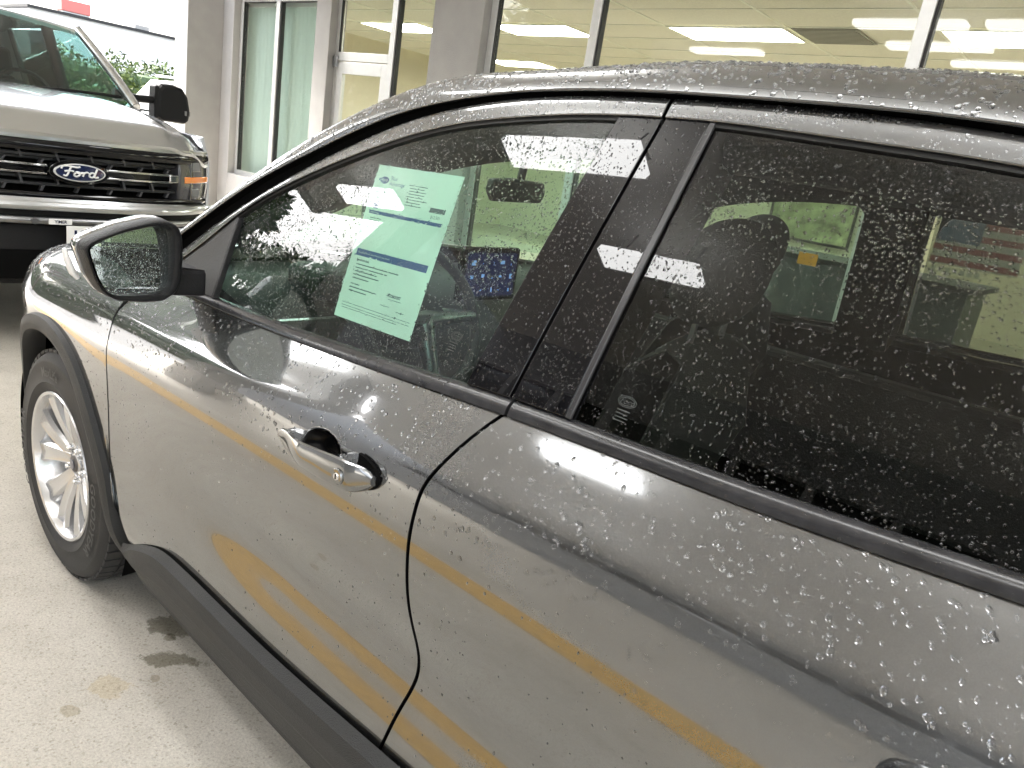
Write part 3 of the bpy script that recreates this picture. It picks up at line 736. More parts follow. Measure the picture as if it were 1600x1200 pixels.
# ---- door handle
def handle(par, hx0, hx1, z0, z1, lock):
    dz = (z1 - z0) / (hx1 - hx0); N = 40; P = []
    SEC = [(-.010, .55), (.002, .86), (.0075, 1.0), (.0115, .93), (.0140, .62), (.0150, .10), (.0140, -.42), (.0100, -.86), (.003, -1.0), (-.008, -.80), (-.012, 0)]
    for i in range(N + 1):
        t = i / N; x = hx0 + (hx1 - hx0) * t; z = z0 + dz * (x - hx0)
        e = max(.02, (1 - abs(2 * t - 1) ** 4.5) ** .5) if t < .5 else max(.30, (1 - abs(2 * t - 1) ** 7) ** .5)
        hz = (.0200 + .0075 * sstep(.2, .85, t)) * e; z += .004
        lift = (.004 + .026 * sstep(0, .45, t) - .006 * sstep(.6, 1, t)) * (1 - .7 * sstep(.86, 1.0, t)); mid = sstep(.25, .34, t) * (1 - sstep(.60, .68, t))
        yb = half(x, z); row = []
        for o, q in SEC:
            if q == SEC[0][1] or o <= -.008: o = o * mid + (-lift - .003) * (1 - mid)
            row.append((x, -yb - lift - (o if o < 0 else o * (.5 + .5 * e)), z + hz * q))
        P.append(row + [row[0]])
    o = MB().grid(P).add(P[0][:-1], [tuple(range(11))]).add(P[-1][:-1], [tuple(range(10, -1, -1))]); h = o.build('door_handle', PAINT, par, smooth=38, bevel=.0015)
    drops(np.array(P)[2:-2, 1:7], 5000, .0008, .002)
    gz = z0 + dz * (hx1 - .03 - hx0)
    MB().prism([(hx1 - .055 + .0595 * math.cos(a), -half(hx1 - .03, gz) - .0035, gz + .004 + .0285 * math.sin(a)) for a in np.linspace(-1.5, 1.5, 14)], (0, .006, 0)).build('handle_gap_shade', DARK, par)  # black plate standing for the shaded gap; also hides the grip tail's reflection
    lx = hx1 - .050; lz = z0 + dz * (lx - hx0) + .003; ly = -half(lx, lz) - .0432
    if lock:
        MB().lathe_y([(.0068, -.001), (.0115, -.0012), (.0135, .001), (.0135, .012)], 24, (lx, ly, lz)).build('lock_cylinder', PAINT, par, smooth=40)
        MB().lathe_y([(0, -.0022), (.0058, -.0022), (.0066, -.0008)], 20, (lx, ly, lz)).build('lock_barrel', CHROME, par, smooth=40)
        MB().box(lx - .0009, lx + .0009, ly - .0032, ly - .0022, lz - .0042, lz + .0042).build('key_slot', GLOSSBLK, par)
handle(fd, 1.207, 1.478, .912, .930, True)
handle(rd, 2.22, 2.48, .945, .958, False)
# shade in the body-colour recess, put in as a black sheet behind the grip
cc = []
for i in range(9):
    row = []
    for k in range(25):
        a = 2 * math.pi * k / 24; r = i / 8 * .93
        x = HX - .003 + .0515 * r * math.cos(a); z = HZ + .033 * r * math.sin(a); dd = 1.08 - r; kk = min(1, max(0, dd / .62)); kk = kk * kk * (3 - 2 * kk)
        dq = math.hypot((x - HX) / .052, (z - HZ) / .033); dd = 1.08 - dq; kk = min(1, max(0, dd / .62)); kk = kk * kk * (3 - 2 * kk); row.append((x, -half(x, z) + .026 * kk - .0038, z))
    cc.append(row)
MB().grid(cc).build('handle_recess_shade', mat('recess_shade', (.004, .004, .0045), .3, spec=.25), fd, smooth=180)
# ---- lower cladding
P = []
for i in range(80):
    x = .492 + (2.62 - .492) * i / 79; zt = float(ZBOT(x)) - .004; row = []; tp = .15 + .85 * sstep(.49, .64, x)
    for t, o in ((1, .0), (.985, .010), (.9, .0125), (.72, .012), (.66, .007), (.62, .007), (.30, .008), (.26, .013), (.12, .012), (.0, -.02)):
        z = .252 + (zt - .252) * t; row.append(SP(x, z, o * tp if o > 0 else o))
    P.append(row)
MB().shell(P, .02).build('rocker_cladding', CLAD, suv, smooth=35); MB().shell(mir(P), .02).build('rocker_cladding', CLAD, suv, smooth=35)
P = []
for i in range(60):
    x = .62 + (2.5 - .62) * i / 59; zt = float(ZBOT(x)); w = sstep(.62, .74, x)
    row = [SP(x, .252 + (zt - .252) * (.48 + (t - .48) * w), .0088) for t in (.31, .37, .43, .49, .55, .61)]
    P.append(row)
MB().shell(P, .003).build('sill_insert', BLKPL, suv, smooth=35)
# ---- front fender, arch trim
AC = (0.0, .352); RO, RI = .460, .416
def arch_z(x, r): d = r * r - (x - AC[0]) ** 2; return AC[1] + math.sqrt(d) if d > 0 else 0.
HOODC = curve([(-.90, .70), (-.78, .845), (-.6, .925), (-.3, .985), (0, 1.022), (.3, 1.052), (.6, 1.075)])
def fender_row(x):
    """from arch up over the shoulder to the hood edge"""
    zlo = arch_z(x, RO - .004) if abs(x) < RO - .01 else .30
    zs = min(.90, float(HOODC(x)) - .10); q = []
    for t in np.linspace(0, 1, 22): q.append(SP(x, zlo + (max(zs, zlo + .01) - zlo) * t))
    p0 = np.array(q[-1]); tz = np.array(SP(x, zs)) - np.array(SP(x, zs - .02)); tz = tz / np.linalg.norm(tz)
    yh = p0[1] + .22; zh = float(HOODC(x)); p3 = np.array((x, yh, zh)); p1 = p0 + tz * .075; p2 = p3 - np.array((0, .12, .012))
    for t in np.linspace(0, 1, 22)[1:]: q.append(tuple((1 - t)**3 * p0 + 3 * (1 - t)**2 * t * p1 + 3 * (1 - t) * t * t * p2 + t**3 * p3))
    return q
xs = np.concatenate([np.linspace(-.70, -.455, 14), np.linspace(-.45, .452, 70), [.4575]])
Pf = []
for x in xs:
    q = fender_row(float(x))
    Pf.append(q)
Pf = np.array(Pf)
# trailing edge follows the door shut line
for i in range(len(Pf)):
    for j in range(Pf.shape[1]):
        x, y, z = Pf[i, j]
        if x < .15: continue
        xt = float(XL(max(.26, min(1.05, z)))) - GAP; k = min(1, (x - .15) / (.4575 - .15)) ** 1.3
        x2 = x + (xt - .4575) * k
        Pf[i, j, 0] = x2
        if j < 22: Pf[i, j, 1] = -half(x2, z)
fe = MB().shell(Pf, .006).build('front_fender', PAINT, suv, smooth=45); drops(Pf, None, .0009, .0026)
MB().shell(mir(Pf), .006).build('front_fender', PAINT, suv, smooth=45)
# arch trim ring
P = []
for i in range(73):
    a = R_(-18 + 216 * i / 72); row = []
    for r, o in ((RI + .004, -.05), (RI, -.004), (RI + .004, .012), (RI + .018, .0155), (RO - .016, .0135), (RO - .003, .010), (RO, .0), (RO + .001, -.012)):
        x = AC[0] + r * math.cos(a); z = AC[1] + r * math.sin(a); row.append(SP(x, max(z, .2), o))
    P.append(row)
MB().shell(P, .004).build('wheel_arch_trim', CLAD, suv, smooth=40); MB().shell(mir(P), .004).build('wheel_arch_trim', CLAD, suv, smooth=40)
drops(np.array(P)[10:62, 2:6][::-1], 2500, .0008, .0018)
# wheel housing
b = MB(); P = [[(AC[0] + .43 * math.cos(a), y, AC[1] + .43 * math.sin(a)) for y in (-.885, -.55)] for a in np.linspace(R_(-25), R_(205), 40)]
b.grid(P); b.add([(AC[0] + .43 * math.cos(a), -.55, AC[1] + .43 * math.sin(a)) for a in np.linspace(R_(-25), R_(205), 40)], [tuple(range(40))])
wh = b.build('wheel_housing', DARK, suv, smooth=40)
b = MB(); b.grid([[(x, -y, z) for (x, y, z) in r] for r in P]); b.build('wheel_housing', DARK, suv, smooth=40)
# ---- hood
P = []
for x in np.linspace(-.80, .34, 40):
    ye = fender_row(float(x))[-1][1] + .004; ze = float(HOODC(x)); row = []
    for t in np.linspace(-1, 1, 41):
        y = ye * -t; xx = x - .06 * (1 - t * t) * (1 if x < -.5 else 1); row.append((xx, y, ze + .055 * (1 - t * t) * (1.0) + .012 * math.exp(-((abs(t) - .72) / .1) ** 2)))
    P.append(row)
MB().shell(P, .008).build('hood', PAINT, suv, smooth=45); drops(np.array(P)[:, :24], 8000, .001, .0026)
# ---- front end
b = MB(); P = []
for zz, dx in ((.20, .05), (.30, 0), (.45, -.015), (.60, -.02), (.72, .0), (.80, .03), (.86, .08)):
    row = []
    for t in np.linspace(-1, 1, 41):
        y = t * .752; xf = -.885 + dx + .24 * abs(t) ** 3.2; row.append((xf, y, zz + (.035 if zz > .7 else 0) * (1 - t * t)))
    P.append(row)
MB().shell(P, .01).build('front_bumper', PAINT, suv, smooth=50)
for s in (-1, 1):
    P = []
    for x in np.linspace(-.66, -.445, 12):
        row = []
        for t in np.linspace(0, 1, 8): z = .22 + t * (.80 - .22); row.append((x, s * half(x, z), z))
        P.append(row)
    if s > 0: P = P[::-1]
    MB().shell(P, .01).build('bumper_side', PAINT, suv, smooth=50)
MB().box(-.93, -.885, -.45, .45, .42, .66).build('radiator_grille', GLOSSBLK, suv, bevel=.02)
# headlights: wrap round the corner between hood and fender
for s in (-1, 1):
    P = []
    for x in np.linspace(-.80, -.50, 18):
        t = (x + .80) / .30; row = []
        q = fender_row(float(x)); q = [np.array(p) for p in q[17:36]]
        for k, p in enumerate(q):
            w = 1 - t ** 1.5
            kk = 9 + (k - 9) * max(.08, w); k0 = int(kk); fr = kk - k0; pp = q[k0] * (1 - fr) + q[min(k0 + 1, 18)] * fr
            row.append((pp[0], s * -(pp[1] - .004) if s > 0 else pp[1] - .004, pp[2] + .002))
        P.append(row)
    if s > 0: P = [r[::-1] for r in P]
    hl = MB().shell(P, .012).build('headlight', CLEARL, suv, smooth=45, bevel=.002)
    if s < 0: drops(P, 6000, .0009, .0022)
    Q = [[(p[0], p[1] - .003 * (1 if s < 0 else -1), p[2] + .002) for p in r[5:9]] for r in P[3:15]]
    MB().shell(Q, .004).build('side_marker', AMBER, hl, smooth=45)
# ---- roof and pillars
GE = [(.33, -.84, 1.02), (.40, -.815, 1.075), (.468, -.790, 1.129), (.647, -.743, 1.261), (.82, -.716, 1.355), (.977, -.693, 1.430), (1.12, -.676, 1.487), (1.254, -.667, 1.521), (1.382, -.663, 1.543), (1.516, -.663, 1.555), (1.682, -.666, 1.561), (1.918, -.670, 1.561), (2.125, -.674, 1.553), (2.45, -.69, 1.52), (2.8, -.715, 1.46), (3.2, -.73, 1.38)]
gs = np.arange(len(GE)); gX, gY, gZ = (spline(gs, [p[k] for p in GE]) for k in range(3))
OFF = [(.03, .05, .045), (.035, .052, .05), (.038, .055, .054), (.045, .060, .060), (.062, .064, .078), (.085, .072, .088), (.095, .085, .082), (.085, .10, .066), (.07, .12, .058), (.04, .15, .060), (.0, .18, .068), (.0, .20, .072), (.0, .20, .074), (.0, .2, .074), (0, .2, .07), (0, .2, .06)]
oX, oY, oZ = (spline(gs, [p[k] for p in OFF]) for k in range(3))
P = []
for s in np.linspace(0, len(GE) - 1, 110):
    a = np.array((gX(s), gY(s), gZ(s)), float); o = np.array((oX(s), oY(s), oZ(s)), float); row = []
    for t in np.linspace(0, 1, 14):
        # rounded: rises quickly then lays over
        row.append(a + np.array((o[0] * t, o[1] * t ** 1.25, o[2] * (1 - (1 - t) ** 1.9))))
    P.append(row)
RAIL = np.array(P)
rail = MB().shell(RAIL, .006).build('roof_side', PAINT, suv, smooth=50, bevel=.0015); MB().shell(mir(RAIL), .006).build('roof_side', PAINT, suv, smooth=50)
drops(RAIL[:66], 14000, .0010, .0030, .6); drops(RAIL[66:], 9000, .0010, .0040, .6)
# black ditch between the roof side and the frames
P = []
for s in np.linspace(0, 13.2, 90):
    x, y, z = float(gX(s)), float(gY(s)), float(gZ(s)); row = [(x, y + .010, z + .012), (x, y + .030, z + .002), (x + .002, -half(x, FOUT(x)) + .014, float(FOUT(x)) - .006), (x + .002, -half(x, FOUT(x)) + .024, float(FOUT(x)) - .03)]
    P.append(row)
MB().shell(P, .004).build('roof_ditch', DARK, suv, smooth=50); MB().shell(mir(P), .004).build('roof_ditch', DARK, suv, smooth=50)
# roof skin
i0 = 56
P = []
for i in range(i0, 110, 1):
    e = RAIL[i, -1]; row = []
    for t in np.linspace(-1, 1, 31): row.append((e[0], e[1] * -t, e[2] + .024 * (1 - t * t)))
    P.append(row)
MB().shell(P, .01).build('roof_panel', PAINT, suv, smooth=45); drops(np.array(P)[:, :14], 5000, .0014, .0042, .55); 
MB().shell([[(p[0], p[1] * 1.08, p[2] - .045) for p in r] for r in P], .01).build('headliner', HEADL, suv, smooth=45)
# windshield
P = []
for i in range(3, i0 + 1):
    e = RAIL[i, -1]; row = []
    for t in np.linspace(-1, 1, 31): row.append((e[0] - .19 * (1 - t * t) * (1 - .35 * i / i0), e[1] * -t, e[2] + .012 * (1 - t * t)))
    P.append(row)
WS = np.array(P)
MB().shell(WS, .005).build('windshield', GLW, suv, smooth=45); drops(WS[:, :12], 9000, .001, .0024)
# rear body: quarter panels, tail
for s in (1, -1):
    P = patch(lambda z: XRR(z) + .006, lambda z: 3.55, lambda x: .35, lambda x: BELT(x) if x < 2.8 else 1.145, 30, 20)
    MB().shell(P if s > 0 else mir(P), .01).build('quarter_panel', PAINT, suv, smooth=45)
    P = [[SP(x, BELTH(x) + (FOUT(min(x, 2.65)) - BELTH(x)) * t, .0) for t in np.linspace(0, 1, 10)] for x in np.linspace(2.63, 3.3, 14)]
    MB().shell(P if s > 0 else mir(P), .008).build('rear_pillar', PAINT, suv, smooth=45)
b = MB(); b.box(3.45, 3.56, -.86, .86, .35, 1.12); b.build('tailgate', PAINT, suv, bevel=.05)
MB().prism([(3.5, -.8, 1.12), (3.5, .8, 1.12), (3.22, .62, 1.50), (3.22, -.62, 1.50)], (.01, 0, .008)).build('rear_window', GLR, suv)
# ---- side mirror
mr = empty('side_mirror'); mr.parent = suv
GLASS = [(-1.093, 1.150), (-1.087, 1.156), (-1.029, 1.180), (-.974, 1.195), (-.947, 1.196), (-.937, 1.185), (-.933, 1.146), (-.937, 1.081), (-.945, 1.067), (-.957, 1.060), (-1.044, 1.062), (-1.065, 1.072), (-1.077, 1.095)]
HOUSE = [(-1.1, 1.145), (-1.096, 1.158), (-1.08, 1.169), (-1.026, 1.192), (-.97, 1.208), (-.938, 1.209), (-.920, 1.197), (-.912, 1.177), (-.910, 1.128), (-.913, 1.083), (-.923, 1.060), (-.948, 1.044), (-.988, 1.042), (-1.045, 1.048), (-1.067, 1.063), (-1.083, 1.091)]
def resample(pts, n):
    p = np.array(pts + pts[:1]); d = np.r_[0, np.cumsum(np.linalg.norm(np.diff(p, axis=0), axis=1))]; t = np.linspace(0, d[-1], n, endpoint=False)
    q = np.stack([np.interp(t, d, p[:, k]) for k in (0, 1)], 1)
    for _ in range(1): q = .25 * np.roll(q, 1, 0) + .5 * q + .25 * np.roll(q, -1, 0)
    return q
hq = resample(HOUSE, 72); hc = hq.mean(0)
gq = resample(GLASS, 72)
# align start
k0 = np.argmin(np.linalg.norm(gq - hq[0], axis=1)); gq = np.roll(gq, -k0, 0); gq = gq + (hq - gq) * .22
def ring(q, x): return [(x, float(a), float(c)) for a, c in q]
def shrink(q, f, dy=0, dz=0): return hc + (q - hc) * f + np.array((dy, dz))
rows = [ring(gq, .715), ring(gq, .752), ring(gq + (hq - gq) * .2, .7555), ring(gq + (hq - gq) * .8, .7555), ring(hq, .752), ring(shrink(hq, 1.012), .725), ring(shrink(hq, 1.01), .712)]
rows = [r + r[:1] for r in rows]
bz = MB().grid(rows).build('mirror_bezel', BLKPL, mr, smooth=50)
cp = [ring(shrink(hq, 1.004), .713), ring(shrink(hq, 1.02), .705), ring(shrink(hq, 1.00, .003), .67), ring(shrink(hq, .92, .012), .635), ring(shrink(hq, .72, .022), .608), ring(shrink(hq, .4, .03), .596), ring(shrink(hq, .02, .03), .592)]
cp = [r + r[:1] for r in cp]
MB().grid(cp).build('mirror_cap', PAINT, mr, smooth=60); drops(np.array(cp[1:5])[:, :30][:, ::-1], 7000, .001, .0022)
MT = lambda y, c=1.13: .7445 - .22 * (y + 1.0) - .10 * (c - 1.13)
gq2 = hc + (gq - hc) * 1.0
g = MB().add([(MT(a, c), a, c) for a, c in gq2.tolist()], [tuple(range(71, -1, -1))]).add([(MT(a, c) - .003, a, c) for a, c in gq2.tolist()], [tuple(range(72))]); g.build('mirror_glass', MIRROR, mr)
yy = np.linspace(-1.09, -.937, 20); gp = []
for y in yy:
    ins = gq[np.abs(gq[:, 0] - y) < .012]
    if len(ins) < 2: continue
    zz0, zz1 = ins[:, 1].min(), ins[:, 1].max()
    gp.append([(MT(y, zz0 + (zz1 - zz0) * t) + .0003, y, zz0 + (zz1 - zz0) * t) for t in np.linspace(.03, .97, 12)])
drops(np.array(gp), 40000, .0006, .0016)
# turn signal strip on the outer edge of the cap
sg = [(-1.112, 1.138), (-1.108, 1.118), (-1.098, 1.092), (-1.088, 1.078)]
MB().tube([(.685, y, z) for y, z in sg], [.004, .007, .007, .004], 8).build('turn_signal', WHITEP, mr, smooth=60)
MB().prism([(.64, -.935, 1.105), (.715, -.915, 1.106), (.73, -.85, 1.10), (.71, -.85, 1.045), (.62, -.86, 1.04), (.62, -.93, 1.05)], (0, 0, .004)).build('arm_top', BLKPL, mr, bevel=.002)
MB().prism([(.625, -.935, 1.104), (.722, -.925, 1.104), (.732, -.845, 1.102), (.61, -.845, 1.102)], (0.0, 0, -.058)).build('mirror_arm', BLKPL, mr, bevel=.008)
# ---- wheels
def make_wheel(parent, x, y, side):
    w = empty('wheel', (x, y, .352)); w.parent = parent
    if side > 0: w.rotation_euler = (0, 0, math.pi)
    # local: outer face towards -y
    prof = [(.222, .10), (.235, .108), (.27, .112), (.31, .110), (.335, .098), (.350, .080), (.3565, .06), (.3575, .02), (.3575, -.02), (.3565, -.06), (.350, -.080), (.337, -.098), (.322, -.106), (.318, -.1075), (.314, -.1065), (.285, -.112), (.262, -.112), (.258, -.114), (.254, -.112), (.238, -.108), (.230, -.101), (.222, -.099), (.218, -.08)]
    ty = MB().lathe_y(prof, 96).build('tyre', RUBBER, w, smooth=35)
    tb = MB(); n = 58
    for k in range(n):
        a0 = 2 * math.pi * k / n
        for (ya, yb, sk, fr) in ((-.092, -.054, .35, .80), (-.046, -.018, .1, .86), (-.010, .018, -.1, .86), (.026, .05, .1, .86), (.056, .092, .35, .8)):
            da = 2 * math.pi / n * fr; q = []
            for (yy_, sh) in ((ya, 0), (yb, sk * .06)):
                for aa in (a0 + sh, a0 + sh + da):
                    ro = .3625 if abs(yy_) < .07 else .3535
                    for rr in (.345, ro): q.append((rr * math.cos(aa), yy_, rr * math.sin(aa)))
            tb.add(q, [(0, 1, 3, 2), (4, 6, 7, 5), (0, 4, 5, 1), (2, 3, 7, 6), (1, 5, 7, 3), (0, 2, 6, 4)])
    tb.build('tread', RUBBER, ty)
    def arc(s, r, a_mid, size, flip=False, bold=0.):
        def fn(u, v, d):
            a = a_mid - u / r if not flip else a_mid + u / r; rr = r + v if not flip else r - v
            yb = -.1135 - .0015; return (rr * math.cos(a), yb + .002 * 0, rr * math.sin(a))
        text('lettering', s, size, RUBTXT, ty, fn, bold=bold, space=1.05)
    # seen from -y the +x axis points right and z up
    arc('MaxLife', .287, R_(88), .040, bold=.0006); arc('GOODYEAR', .287, R_(-22), .046, bold=.0008); arc('GOODYEAR', .287, R_(178), .046, bold=.0008); arc('225/65R17', .262, R_(-122), .020)
    rim = [(.222, .09), (.205, .08), (.200, .02), (.204, -.05), (.214, -.085), (.2265, -.098), (.230, -.105), (.227, -.109), (.219, -.106), (.212, -.092), (.203, -.06), (.199, -.02)]
    rm = MB().lathe_y(rim, 72).build('rim', ALLOY, w, smooth=40)
    for k in range(5):
        ab = R_(90 + 72 * k)
        for sgn in (-1, 1):
            P = []
            for i in range(9):
                t = i / 8; r = .045 + t * .168; ac = ab + sgn * (.20 + .11 * t) * (1 if t > .0 else 1); wd = .0225 + .017 * t ** 1.4
                yc = -.052 - .026 * math.sin(t * 1.5) - .008 * t; row = []
                er = np.array((math.cos(ac), 0, math.sin(ac))); et = np.array((-math.sin(ac), 0, math.cos(ac)))
                for (u, d) in ((-1, .030), (-1.0, .004), (-.72, -.006), (0, -.0015), (.72, -.006), (1.0, .004), (1, .030)):
                    p = er * r + et * u * wd; row.append((p[0], yc + d, p[2]))
                P.append(row)
            MB().shell(P, .012).build('spoke', ALLOY, rm, smooth=35)
    MB().lathe_y([(0, -.062), (.028, -.062), (.034, -.058), (.036, -.046), (.072, -.048), (.078, -.040), (.078, .0)], 40).build('hub', ALLOY, rm, smooth=40)
    MB().lathe_y([(0, -.0685), (.024, -.067), (.027, -.0615)], 30).build('centre_cap', STEEL, rm, smooth=40)
    MB().lathe_y([(0, -.0705), (.015, -.070), (.0165, -.068)], 30).build('cap_emblem', NAVY, rm, smooth=40)
    for k in range(5):
        a = R_(126 + 72 * k); MB().lathe_y([(0, -.072), (.007, -.071), (.0095, -.064), (.0095, -.04)], 12, (.0555 * math.cos(a), 0, .0555 * math.sin(a))).build('lug_nut', CHROME, rm, smooth=40)
    MB().lathe_y([(0, .03), (.155, .03), (.158, .035), (.158, .05), (0, .052)], 48).build('brake_disc', STEEL, w, smooth=30)
    MB().prism([(.08 * math.cos(a), 0, .08 * math.sin(a)) for a in np.linspace(R_(150), R_(215), 8)] + [(.165 * math.cos(a), 0, .165 * math.sin(a)) for a in np.linspace(R_(215), R_(150), 8)], (0, .03, 0)).build('brake_caliper', STEEL, w)
    MB().lathe_y([(.2, .07), (.05, .075), (0, .075)], 30).build('backing_plate', DARK, w)
    return w
w0 = make_wheel(suv, 0, -.805, -1); w0.rotation_euler = (0, R_(-9), 0)
for (x, y, s) in ((2.71, -.805, -1), (0, .805, 1), (2.71, .805, 1)):
    c = copy_tree(w0, suv); c.location = (x, y, .352); c.rotation_euler = (0, 0, math.pi if s > 0 else 0)
# floor pan and underbody
MB().box(-.6, 3.4, -.74, .74, .22, .40).build('floor_pan', DARK, suv, bevel=.03)
# ---- cabin
MB().box(.45, 3.4, -.80, -.72, .40, .98).build('door_lining', INTBLK, suv, bevel=.02); MB().box(.45, 3.4, .72, .80, .40, .98).build('door_lining', INTBLK, suv, bevel=.02)
ds = MB(); P = [[(x, y, z) for y in np.linspace(-.76, .76, 15)] for x, z in ((.12, 1.0), (.30, 1.03), (.58, 1.05), (.74, 1.02), (.79, .95), (.79, .6), (.72, .4))]
ds = MB().shell(P, .03).build('dashboard', INTBLK, suv, smooth=50)
MB().box(.58, .76, -.56, -.20, 1.02, 1.10).build('instrument_hood', INTBLK, ds, bevel=.025)
MB().box(.770, .790, -.125, .125, 1.020, 1.180).build('screen_housing', GLOSSBLK, ds, bevel=.008)
MB().box(.7905, .7935, -.105, .105, 1.036, 1.164).build('screen', SCREEN, ds)
b = MB()
for r in range(3):
    for c in range(5):
        b.box(.7937, .7945, -.088 + c * .041 + .006 * ((r * 3 + c) % 3), -.081 + c * .041 + .005 * ((r + c) % 3), 1.048 + r * .04 + .004 * (c % 2), 1.054 + r * .04 + .004 * ((c + r) % 3))
b.build('screen_icons', ICON, ds)
for y in (-.62, .62):
    MB().box(.78, .80, y - .09, y + .09, .94, 1.0).build('air_outlet', SATIN, ds, bevel=.01)
st = empty('steering_wheel'); st.parent = suv
ctr = Vector((.93, -.38, 1.02)); ax = Vector((math.cos(R_(25)), 0, math.sin(R_(25)))); e1 = Vector((0, 1, 0)); e2 = ax.cross(e1)
MB().tube([ctr + (e1 * math.cos(a) + e2 * math.sin(a)) * .185 for a in np.linspace(0, 2 * math.pi, 41)], .015, 8, cap=False).build('rim', INTBLK, st, smooth=180)
for a in (R_(0), R_(180), R_(270)):
    MB().tube([ctr, ctr + (e1 * math.cos(a) - e2 * math.sin(a) * -1) * .18], [.03, .014], 8).build('spoke', SATIN, st, smooth=60)
MB().tube([ctr + ax * .02, ctr - ax * .05, ctr - ax * .25], [.06, .07, .04], 14).build('hub', INTBLK, st, smooth=60)
rv = MB(); rv.prism([(.865, -.125, 1.345), (.868, -.12, 1.378), (.868, -.04, 1.385), (.862, .10, 1.383), (.858, .115, 1.35), (.858, .10, 1.323), (.862, -.10, 1.318)], (-.03, 0, 0)); rv.build('rear_view_mirror', INTBLK, suv, bevel=.008)
MB().tube([(.85, 0, 1.37), (.86, .0, 1.44), (.9, 0, 1.50)], .012, 8).build('mirror_stem', INTBLK, suv)
MB().box(.80, .93, -.06, .06, 1.455, 1.515).build('sensor_cover', INTBLK, suv, bevel=.02)
def seat(x, y, wide=.5, head=True, headz=1.18):
    t = empty('seat'); t.parent = suv; t.location = (x, y, 0)
    P = [[(px, py * (1 - .06 * abs(q)), pz) for q, py in zip(np.linspace(-1, 1, 9), np.linspace(-wide / 2, wide / 2, 9))] for px, pz in ((-.5, .40), (-.53, .52), (-.44, .57), (-.2, .55), (.0, .54))]
    MB().shell(P, .10).build('cushion', SEATF, t, smooth=60)
    P = []
    for pz, px, ww in ((.50, -.02, .98), (.65, .02, 1.02), (.85, .08, 1.06), (1.0, .13, 1.0), (1.10, .165, .82), (1.17, .19, .60), (1.19, .215, .55), (1.17, .25, .55), (1.0, .24, .9), (.7, .17, 1.0), (.5, .12, .95)):
        P.append([(px - .035 * (abs(q) ** 3) * (1 if px < .2 and pz < 1.15 else -.4), q * ww * wide / 2, pz - .02 * q * q) for q in np.linspace(-1, 1, 13)])
    MB().shell(P, .004).build('backrest', SEATF, t, smooth=70)
    if head:
        bm = []
        for zt in np.sin(np.linspace(-math.pi / 2, math.pi / 2, 23)):
            hz = headz + .02 + .10 * (zt + 1); e = max(0, 1 - abs(zt) ** 2.6) ** .5; row = []
            for k in range(41):
                a = 2 * math.pi * k / 40; row.append((.235 + .015 * zt + .062 * e * math.cos(a), .135 * max(e, .0) * (abs(math.sin(a)) ** .8) * (1 if math.sin(a) > 0 else -1), hz))
            bm.append(row)
        MB().grid(bm).build('headrest', SEATF, t, smooth=180)
        for s in (-.06, .06): MB().tube([(.225, s, 1.12), (.235, s, 1.26)], .006, 8).build('headrest_post', SATIN, t)
seat(1.46, -.38); seat(1.17, .40); seat(2.38, -.42, .52); seat(2.38, .42, .52)
MB().box(.75, 1.5, -.12, .12, .42, .78).build('centre_console', INTBLK, suv, bevel=.03)

# ---- price sheet taped inside the front window
ps = empty('window_sheet', (1.26, -.79, 1.25)); tag(ps, 'pale printed sales sheet with two blue bars taped inside the front side window', 'sticker')
PSO = Vector(ps.location)
TL, TR, BR, BL_ = (1.093, 1.386), (1.337, 1.394), (1.378, 1.120), (1.156, 1.110)
def SH(u, v, d=0.):
    """u 0..1 across, v 0..1 down, d metres towards the viewer"""
    x = TL[0] * (1 - u) * (1 - v) + TR[0] * u * (1 - v) + BR[0] * u * v + BL_[0] * (1 - u) * v
    z = TL[1] * (1 - u) * (1 - v) + TR[1] * u * (1 - v) + BR[1] * u * v + BL_[1] * (1 - u) * v
    return Vector((x, -half(x, z) + .0125 - d, z)) - PSO
def quad(b, u0, u1, v0, v1, d, n=4):
    b.grid([[SH(u0 + (u1 - u0) * i / n, v0 + (v1 - v0) * j / n, d) for j in range(n + 1)] for i in range(n + 1)])
MB().shell([[SH(i / 10, j / 12, 0) for j in range(13)] for i in range(11)], .0006).build('paper', PAPER, ps, smooth=60)
b = MB()
for (u0, u1, v0, v1) in ((.05, .95, .033, .039), (.05, .95, .957, .963), (.05, .057, .039, .957), (.943, .95, .039, .957)): quad(b, u0, u1, v0, v1, .0006)
b.build('border_line', INK, ps)
for (v0, v1, s) in ((.300, .322, 'Vehicle Features'), (.555, .600, 'Preowned Inspection and Limited Warranty Coverage Included')):
    b = MB(); quad(b, .056, .944, v0, v1, .0007); b.build('blue_bar', INK, ps)
    text('bar_text', s, .016, PAPER, ps, lambda x, y, d, v=(v0 + v1) / 2: SH(.08 + x / 1.0, v - y / 1.25, .0011), align='LEFT')
def t_(s, u, v, size, m=INKD, bold=0., align='LEFT'): text('print', s, size, m, ps, lambda x, y, d: SH(u + x, v - y / 1.25, .0009), bold=bold, align=align)
el = MB(); el.add([SH(.125 + .055 * math.cos(a), .095 + .024 * math.sin(a), .0008) for a in np.linspace(0, 2 * math.pi, 24, endpoint=False)], [tuple(range(24))]); el.build('oval_logo', INK, ps)
t_('Ford', .125, .095, .036, PAPER, align='CENTER')
t_('Blue', .20, .078, .046, INK); t_('Advantage', .20, .112, .046, INK)
for k, (u, wd) in enumerate(((.44, .22), (.46, .17), (.46, .2), (.46, .19), (.44, .2), (.46, .24), (.46, .17), (.46, .19))):
    b = MB(); quad(b, u, u + wd, .10 + k * .018, .1045 + k * .018, .0008, 2); b.build('print_line', INKD, ps)
for k in range(3):
    b = MB(); quad(b, .09, .24 - .03 * k, .17 + k * .02, .175 + k * .02, .0008, 2); b.build('print_line', INKD, ps)
